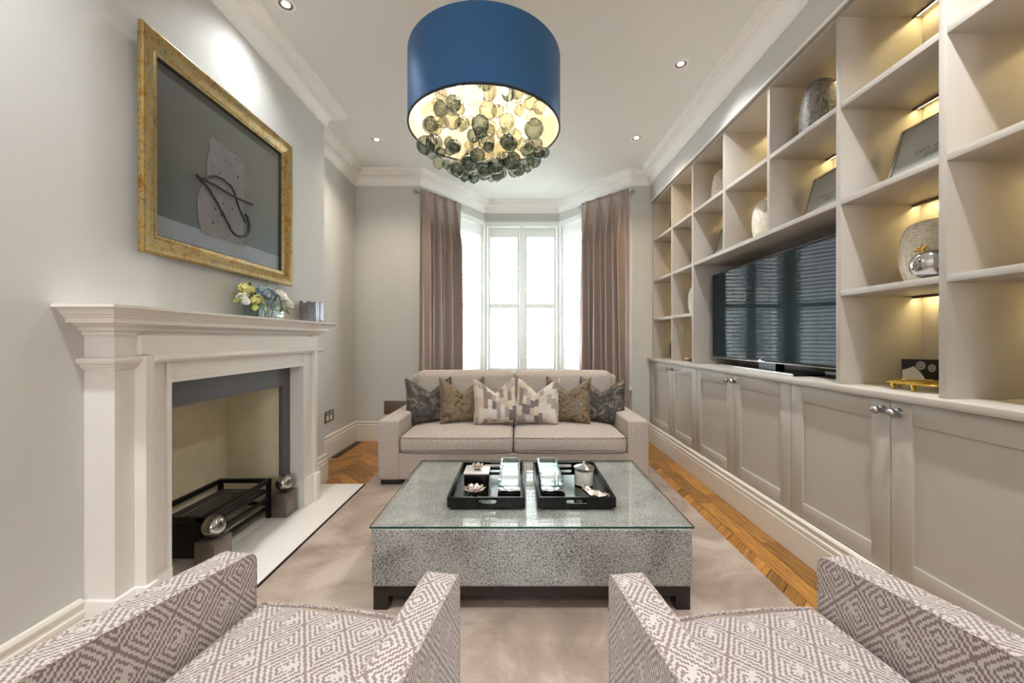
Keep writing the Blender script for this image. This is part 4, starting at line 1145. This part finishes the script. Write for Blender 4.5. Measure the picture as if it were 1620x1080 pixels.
pillow(680, 'dark slate crushed velvet pillow at the left end of the sofa', 'velvet_dark', 24, 16, .600, 3.60, seed=1, w=.44)
pillow(973 - 22, 'dark slate crushed velvet pillow at the right end of the sofa', 'velvet_dark', -24, 16, .600, 3.60, seed=2, w=.44)
pillow(733, 'olive gold crushed velvet pillow, second from the left on the sofa', 'velvet_gold', 20, 17, .610, 3.54, seed=3, w=.43)
pillow(897, 'olive gold crushed velvet pillow, second from the right on the sofa', 'velvet_gold', -20, 17, .610, 3.54, seed=4, w=.43)
pillow(784, 'patchwork print pillow in greys and creams, left of the middle seam', 'patch', 16, 18, .612, 3.49, seed=5, w=.405)
pillow(849, 'patchwork print pillow in greys and creams, right of the middle seam', 'patch', -16, 18, .612, 3.49, seed=6, w=.405)

# ================================================================== COFFEE TABLE
TX0, TX1, TY0, TY1 = -.614, .738, 1.655, 2.562
ct = thing('coffee_table', 'large square-edged coffee table in crackled grey velvet with a glass top and black legs', 'coffee table', ((TX0 + TX1) / 2, (TY0 + TY1) / 2, FZ))
m = MB(); m.soft(TX0 + .004, TX1 - .004, TY0 + .004, TY1 - .004, .113, .3595, r=.014, puff=(0, 0, 0), m=3, n=8); m.build('upholstered_top', 'table_velvet', ct, smooth=60)
m = MB(); m.box(TX0, TX1, TY0, TY1, .3605, .3715, .0015, 1)
gt2 = m.build('glass_sheet', ['table_glass', 'glass_edge'], ct, smooth=0)
for p in gt2.data.polygons:
    if abs(p.normal.z) < .5: p.material_index = 1
m = MB(); lw = .062
m.box(TX0 + .012 + lw, TX1 - .012 - lw, TY0 + .012, TY0 + .045, .075, .1125); m.box(TX0 + .012 + lw, TX1 - .012 - lw, TY1 - .045, TY1 - .012, .075, .1125)
m.box(TX0 + .012, TX0 + .045, TY0 + .012 + lw, TY1 - .012 - lw, .075, .1125); m.box(TX1 - .045, TX1 - .012, TY0 + .012 + lw, TY1 - .012 - lw, .075, .1125)
m.build('apron', 'black_wood', ct)
for x in (TX0 + .012, TX1 - .012 - lw):
    for y in (TY0 + .012, TY1 - .012 - lw): MB().box(x, x + lw, y, y + lw, FZ, .1125, .002).build('leg', 'black_wood', ct)

TZ = .3718
M['tray_floor'] = plain('tray_floor_dark_mirror', rgb(78, 82, 80), .06, 1.0, var=.5, nscale=22)
M['croc'] = plain('embossed_black', rgb(34, 32, 30), .25, var=.4, nscale=60, bump=1.0, bscale=70)
def tray(x0, x1, y0, y1, label):
    t = thing('serving_tray', label, 'tray', ((x0 + x1) / 2, (y0 + y1) / 2, TZ), 'pair of black lacquer trays')
    w = .011; h = .048
    MB().box(x0 + w, x1 - w, y0 + w, y1 - w, TZ + .001, TZ + .009).build('tray_base', 'croc', t)
    cxm = (x0 + x1) / 2
    MB().box(cxm - .095, cxm + .095, y0 + .02, y1 - .02, TZ + .009, TZ + .0105).build('mirror_panel', 'tray_floor', t)
    for x in (x0, x1 - w): MB().box(x, x + w, y0, y1, TZ, TZ + h, .0015).build('side_wall', 'lacquer', t)
    for y in (y0, y1 - w):
        # end wall with a rounded handle slot
        n = 8; hz = TZ + .027; hr = .0085; hl = .040
        outer = [(x0 + w, TZ), (x1 - w, TZ), (x1 - w, TZ + h), (x0 + w, TZ + h)]
        m = MB(); b = m.b
        def ring(yy):
            o_ = [b.verts.new((px_, yy, pz)) for px_, pz in outer]
            q = arc(cxm + hl, hz, hr, -90, 90, n) + arc(cxm - hl, hz, hr, 90, 270, n)
            i_ = [b.verts.new((px_, yy, pz)) for px_, pz in q]; return o_, i_
        o1, i1 = ring(y); o2, i2 = ring(y + w)
        def cap(o_, i_):
            es = [b.edges.new((o_[k], o_[(k + 1) % 4])) for k in range(4)] + [b.edges.new((i_[k], i_[(k + 1) % len(i_)])) for k in range(len(i_))]
            bmesh.ops.triangle_fill(b, use_beauty=True, use_dissolve=False, edges=es)
        cap(o1, i1); cap(o2, i2)
        for k in range(4): b.faces.new((o1[k], o1[(k + 1) % 4], o2[(k + 1) % 4], o2[k]))
        L_ = len(i1)
        for k in range(L_): b.faces.new((i1[k], i2[k], i2[(k + 1) % L_], i1[(k + 1) % L_]))
        bmesh.ops.recalc_face_normals(b, faces=b.faces[:])
        m.build('end_wall', 'lacquer', t)
    return t
tray(-.323, .038, 1.836, 2.371, 'black lacquer tray with handle slots on the left of the glass table top')
tray(.094, .457, 1.836, 2.371, 'black lacquer tray with handle slots on the right of the glass table top')
TF = TZ + .0108
def flower(t, c, r, mat, nm, zt=1.0, rings=((5, .25, 1.0, .75), (6, .4, .65, .95), (8, .5, .28, 1.1))):
    m = MB(); c = Vector(c)
    for ring, (nq, rad, tilt, L) in enumerate(rings):
        for q in range(nq):
            a = 2 * PI * q / nq + ring * .4; u = Vector((math.cos(a), math.sin(a), 0)); v = Vector((-math.sin(a), math.cos(a), 0)); d = Vector((0, 0, 1))
            petal(m, c + u * r * rad * .2, (u * math.cos(tilt) + d * math.sin(tilt) * zt).normalized(), v, (d * math.cos(tilt) - u * math.sin(tilt)), r * L, r * .62, .22)
    o = m.build(nm, mat, t, smooth=180); md = o.modifiers.new('thickness', 'SOLIDIFY'); md.thickness = .0018; return o
bxt = thing('lidded_box', 'small black box with a silver lid and metal flower on the left tray', 'box', (-.212, 2.13, TF))
MB().box(-.275, -.149, 2.068, 2.192, TF, TF + .062, .002).build('box_body', 'lacquer', bxt)
ld = MB().box(-.278, -.146, 2.065, 2.195, TF + .0625, TF + .072, .002).build('lid', 'silver_white', bxt)
flower(bxt, (-.212, 2.13, TF + .073), .038, 'silver', 'lid_flower')
fl = thing('metal_flower', 'pink silver metal flower lying near the front of the left tray', 'ornament', (-.205, 1.925, TF))
flower(fl, (-.205, 1.925, TF + .018), .052, 'silver', 'petals', rings=((5, .3, 1.15, .7), (7, .5, .75, .95), (9, .5, .38, 1.1)))
m = MB(); m.lathe([(.030, 0), (.034, .004), (.018, .012), (.012, .020), (.0001, .022)], (-.205, 1.925, TF), 20); m.build('base', 'lacquer', fl)

def trough(x0, x1, y0, y1, label, mirror_side):
    t = thing('glass_trough', label, 'glass holder', ((x0 + x1) / 2, (y0 + y1) / 2, TF), 'long crystal holders on the trays')
    MB().box(x0, x1, y0, y1, TF, TF + .036, .001).build('base_block', 'lacquer', t)
    MB().box(x0 + .001, x1 - .001, y0 + .001, y1 - .001, TF + .0362, TF + .040).build('mirror_top', 'mirror', t, smooth=0)
    g = .010; z0_, z1_ = TF + .0405, TF + .070
    m = MB(); m.box(x0, x0 + g, y0 + .07, y1, z0_, z1_); m.box(x1 - g, x1, y0 + .07, y1, z0_, z1_); m.box(x0 + g, x1 - g, y1 - g, y1, z0_, z1_); m.box(x0 + g, x1 - g, y0 + .07, y0 + .08, z0_, z1_)
    m.build('crystal_wall', 'crystal', t, smooth=0)
    MB().box(x0 + .001, x1 - .001, y0 + .001, y0 + .067, TF + .0405, TF + .046, .001).build('end_slab', 'mirror', t)
trough(-.092, .016, 1.895, 2.345, 'long mirrored crystal holder at the right side of the left tray', 1)
trough(.118, .228, 1.895, 2.345, 'long mirrored crystal holder at the left side of the right tray', -1)

cd = thing('scented_candle', 'cream candle in a clear jar with a domed silver lid on the right tray', 'candle', (.353, 2.10, TF))
m = MB(); m.lathe([(.0001, .0), (.050, .0), (.052, .003), (.052, .088), (.049, .088), (.049, .006), (.0001, .006)], (.353, 2.10, TF), 40); m.build('glass_jar', 'glass_clear', cd)
m = MB(); m.lathe([(.0001, .0065), (.0475, .0065), (.0475, .078), (.0001, .078)], (.353, 2.10, TF), 40); m.build('wax', 'wax', cd)
m = MB(); m.lathe([(.0001, .0885), (.054, .0885), (.054, .094), (.046, .099), (.030, .104), (.010, .107), (.005, .112), (.009, .118), (.006, .124), (.0001, .126)], (.353, 2.10, TF), 40); m.build('lid', 'chrome', cd)
lf = thing('leaf_dish', 'curled pink silver leaf dish near the front of the right tray', 'ornament', (.375, 1.93, TF))
def leafd(u, v):
    a = (u - .5) * 2; b = (v - .5) * 2
    wd = .032 * math.sqrt(max(0, 1 - a * a)) + .002
    x = .062 * a; y = wd * b + .010 * a * a; z = .004 + .020 * (b * b) * (1 - .3 * a) + .020 * max(0, -a) ** 2 + .003 * math.sin(9 * a) * abs(b)
    R = Matrix.Rotation(math.radians(-24), 3, 'Z'); return Vector((.375, 1.93, TF)) + R @ Vector((x, y, z))
m = MB(); m.grid(leafd, 24, 12); bmesh.ops.recalc_face_normals(m.b, faces=m.b.faces[:]); o = m.build('leaf_bowl', 'silver', lf, smooth=180); md = o.modifiers.new('thickness', 'SOLIDIFY'); md.thickness = .0025; md.offset = 1
m = MB(); m.tube([(.43, 1.905, TF + .010), (.445, 1.900, TF + .022), (.438, 1.898, TF + .032)], .003, 6); m.build('stalk', 'silver', lf)

# ================================================================== ARMCHAIRS
def armchair(label, corner, yaw, W=.668):
    """built facing +Y with the front centre at the origin, then turned"""
    t = thing('armchair', label, 'armchair', (0, 0, FZ), 'patterned armchairs')
    D = .78; aw = .080; zb_ = .15
    for s in (-1, 1):
        xo = s * W / 2; xi = s * (W / 2 - aw)
        x0, x1 = min(xo, xi), max(xo, xi); ZA = .580
        def warp(w, s=s):
            t_ = -w.y / D; k = max(0, (w.z - .15) / .42)
            return Vector((w.x + s * .030 * t_ * k, w.y, w.z + .045 * t_ * k))
        prof_ = [(0, zb_)] + [(0, zb_ + .09 * k) for k in range(1, 5)] + [(-.030 + .030 * math.cos(q), ZA - .030 + .030 * math.sin(q)) for q in [PI / 2 * k / 6 for k in range(7)]] + [(-.03 - (D - .03) * k / 6, ZA) for k in range(1, 7)] + [(-D, zb_)]
        m = MB(); m.prism(prof_, x0, x1, 'x')
        es = [e for e in m.b.edges if abs(e.verts[0].co.x - e.verts[1].co.x) < 1e-6]
        bmesh.ops.bevel(m.b, geom=es, offset=.011, segments=4, affect='EDGES', profile=.5, clamp_overlap=True)
        for v in m.b.verts: v.co = warp(v.co)
        a = m.build('arm', 'key', t, smooth=50)
        for xx in (x0 + .0035, x1 - .0035):
            pts = [(xx, -.0035, zb_ + .02), (xx, -.0035, .36), (xx, -.0035, .54)] + [(xx, -.030 + .0265 * math.cos(q), ZA - .030 + .0265 * math.sin(q)) for q in [PI / 2 * k / 6 for k in range(7)]] + [(xx, -.1 - .1 * k, ZA - .0035) for k in range(7)]
            pts = [warp(Vector(p)) for p in pts]
            m = MB(); m.tube(pts, .0042, 6); m.build('welt', 'welt', a)
    xin = W / 2 - aw
    m = MB(); m.soft(-xin + .001, xin - .001, -D + .02, -.010, zb_, .30, r=.012, m=2, n=4); m.build('seat_base', 'key', t, smooth=60)
    m = MB(); m.soft(-xin + .002, xin - .002, -D + .10, .004, .302, .440, r=.022, puff=(0, .012, .022), m=4, n=14); c = m.build('seat_cushion', 'key', t, smooth=80)
    m = MB(); pts = []
    for k in range(25):
        x = (-1 + 2 * k / 24); pts.append((x * (xin - .012), .000 + .010 * (1 - x * x), .434 + .004 * (1 - x * x)))
    m.tube(pts, .0042, 6); m.build('welt', 'welt', c)
    def bw_(w): return Vector((w.x, w.y - .10 * (w.z - .15) / .6, w.z))
    m = MB(); m.soft(-W / 2 + .01, W / 2 - .01, -D - .06, -D + .09, zb_, .74, r=.04, m=3, n=6, warp=bw_); m.build('backrest', 'key', t, smooth=80)
    for x in (-W / 2 + .03, W / 2 - .085):
        for y in (-.075, -D + .02): MB().prism([(x, y), (x + .055, y), (x + .055, y + .055), (x, y + .055)], FZ, zb_ + .004).build('leg', 'black_wood', t)
    t.rotation_euler = (0, 0, math.radians(yaw)); t.location = (corner[0], corner[1], FZ)
    return t
armchair('armchair in taupe lattice fabric at the bottom left, beside the fireplace', (-.461, 1.038), -9.5, .650)
armchair('armchair in taupe lattice fabric at the bottom right, beside the cabinets', (.551, 1.027), 7.6, .656)

# ================================================================== CHANDELIER
LX, LY, LR = -.172, 2.13, .40; ZB0, ZT0 = 2.26, 2.622
cl = thing('drum_chandelier', 'large navy drum pendant filled with ribbed smoke-glass balls', 'chandelier', (LX, LY, 2.0))
m = MB(); m.lathe([(LR - .004, ZB0 + .004), (LR, ZB0), (LR, ZT0), (LR - .003, ZT0 + .001)], (LX, LY, 0), 96, cap=False); m.build('drum_shade', 'shade_out', cl)
m = MB(); m.lathe([(LR - .0035, ZB0 + .002), (LR - .0035, ZT0)], (LX, LY, 0), 96, cap=False); m.build('shade_lining', 'shade_in', cl)
m = MB(); m.lathe([(LR - .007, ZB0 - .001), (LR + .0015, ZB0 - .001), (LR + .0015, ZB0 + .007), (LR - .007, ZB0 + .007), (LR - .007, ZB0 - .001)], (LX, LY, 0), 96, cap=False); m.build('rim', 'shade_rim', cl)
m = MB(); m.lathe([(.0001, ZT0 - .012), (LR - .03, ZT0 - .012), (LR - .03, ZT0 - .004), (.0001, ZT0 - .004)], (LX, LY, 0), 64); m.build('ceiling_plate', 'mirror', cl)
m = MB(); m.lathe([(.0001, ZT0 - .004), (.022, ZT0 - .004), (.010, ZT0 + .02), (.008, H - .03), (.05, H - .025), (.055, H - .001), (.0001, H - .001)], (LX, LY, 0), 24); m.build('suspension_rod', 'chrome', cl)
BUL = [(LX + .15 * math.cos(a), LY + .15 * math.sin(a)) for a in [math.radians(45 + 60 * k) for k in range(6)]]
for (bx_, by_) in BUL:
    MB().lathe([(.016, .0), (.018, -.03), (.014, -.036)], (bx_, by_, ZT0 - .012), 14).build('lamp_socket', 'chrome', cl)
    MB().lathe([(.010, .0), (.016, -.018), (.018, -.034), (.012, -.048), (.0001, -.053)], (bx_, by_, ZT0 - .050), 14, cap=False).build('lamp_bulb', 'bulb', cl)
rnd = random.Random(21); balls = []
def try_ball(r, x, y, z):
    for (X, Y, Z, R_) in balls:
        if (X - x) ** 2 + (Y - y) ** 2 + (Z - z) ** 2 < ((R_ + r) * .93) ** 2: return False
    for (X, Y) in BUL:
        if (X - x) ** 2 + (Y - y) ** 2 + (ZT0 - .08 - z) ** 2 < (r + .045) ** 2: return False
    balls.append((x, y, z, r)); return True
tries = 0
while len(balls) < 96 and tries < 60000:
    tries += 1
    r = rnd.choice((.027, .032, .037, .042, .048)); a = rnd.uniform(0, 2 * PI); q = math.sqrt(rnd.uniform(0, 1)) * (LR - .03 - r)
    zl = 2.045 + .13 * (q / .35) ** 2.2
    layer = rnd.choice((0, 0, 0, 0, 1, 1, 2))
    z = zl + (rnd.uniform(0, .03) if layer == 0 else rnd.uniform(.07, .14) if layer == 1 else rnd.uniform(.18, .32))
    if z + r > ZT0 - .10: continue
    if q + r > LR - .015: continue
    try_ball(r, LX + q * math.cos(a), LY + q * math.sin(a), z)
M['wire'] = plain('clear_cord', rgb(200, 195, 180), .4)
for i, (x, y, z, r) in enumerate(balls):
    m = MB(); k = 18
    prf = [(max(.0004, r * math.sin(PI * j / k)), -r * math.cos(PI * j / k)) for j in range(k + 1)]
    ribbed = rnd.random() < .7
    m.lathe(prf, (x, y, z), 72 if ribbed else 24, rib=18 if ribbed else 0, ribd=.035, cap=False)
    m.lathe([(.0001, -r - .008), (.003, -r - .006), (.002, -r)], (x, y, z), 8)
    nb = len(m.b.faces); m.lathe([(.0009, r), (.0009, ZT0 - .013 - z)], (x, y, z), 5, cap=False)
    low = z < 2.14 + .17 * ((math.hypot(x - LX, y - LY)) / .35) ** 2
    mt = 'smoke_b' if (low and rnd.random() < .75) else ('smoke_a' if rnd.random() < .6 else 'smoke_c')
    o = m.build('glass_ball', [mt, 'wire'], cl, smooth=180)
    for p in o.data.polygons:
        if p.index >= nb: p.material_index = 1

# ================================================================== LIGHTS, WORLD, CAMERA
def light(kind, name, loc, energy, col, **kw):
    l = bpy.data.lights.new(name, kind); l.energy = energy; l.color = col
    for k, v in kw.items(): setattr(l, k, v)
    o = bpy.data.objects.new(name, l); o.location = loc; C.objects.link(o); return o
for (x, y) in ((-1.30, 2.239), (-1.325, 3.76), (1.119, 2.723), (1.117, 3.725), (-1.30, .72), (1.119, 1.1), (1.0, -1.4), (-1.0, -1.4), (1.0, -3.0), (-1.0, -3.0)):  # spots behind the camera are unseen fill, added to lift the ambient light
    light('SPOT', 'downlight_and_fill_beam', (x, y, H - .012), 13 if y > 3 else 9 if (x < 0 and y > 2) else 20 if y > 2 else 33, (1.0, .86, .68) if y > 3 else (.94, .975, 1.0), spot_size=math.radians(125), spot_blend=1.0, shadow_soft_size=.03)
for (x, y) in BUL[::2]: light('POINT', 'chandelier_bulb_light', (x, y, ZT0 - .115), 1.0, (1.0, .86, .68), shadow_soft_size=.02)

def area(name, loc, rot, sx, sy, energy, col, portal=False):
    o = light('AREA', name, loc, energy, col, shape='RECTANGLE', size=sx, size_y=sy); o.rotation_euler = rot
    if portal: o.data.cycles.is_portal = True
    return o
# daylight entering the glazed rear opening behind the camera
area('rear_portal', (0, YR - .02, 1.75), (math.radians(90), 0, 0), 1.2, 1.3, 1, (.86, .93, 1.0), True)
for (P, d, n, L) in WINS:
    c = P + d * (L / 2) - n * .20
    o = area('window_portal', (c.x, c.y, 1.66), (0, 0, 0), L - .06, 2.1, 1, (1, 1, 1), True)
    o.rotation_euler = (-n).to_track_quat('Z', 'Y').to_euler() if False else Vector((n.x, n.y, 0)).to_track_quat('-Z', 'Y').to_euler()
w = bpy.data.worlds.new('overcast_sky'); bpy.context.scene.world = w; w.use_nodes = True
wt_ = w.node_tree; bg = wt_.nodes['Background']; bg.inputs[0].default_value = (.86, .93, 1.0, 1); bg.inputs[1].default_value = 3.8

cam = bpy.data.cameras.new('camera'); co = bpy.data.objects.new('camera', cam); C.objects.link(co)
cam.sensor_width = 36; cam.lens = 630 / 1620 * 36; cam.clip_start = .05
co.location = (0, 0, 1.15); co.rotation_euler = (math.radians(90), 0, 0)
cam.shift_x = -8 / 1620; cam.shift_y = -4 / 1620
sc = bpy.context.scene; sc.camera = co
for o in list(bpy.data.objects):
    if '_w' in o: del o['_w']
vs = sc.view_settings; vs.view_transform = 'Standard'; vs.look = 'None'; vs.exposure = 2.27; vs.gamma = 1.0; vs.use_curve_mapping = False
cy = sc.cycles
cy.use_denoising = True; cy.max_bounces = 10; cy.diffuse_bounces = 5; cy.glossy_bounces = 5; cy.transmission_bounces = 6; cy.transparent_max_bounces = 24
cy.caustics_reflective = False; cy.caustics_refractive = False; cy.sample_clamp_indirect = 6; cy.use_light_tree = True
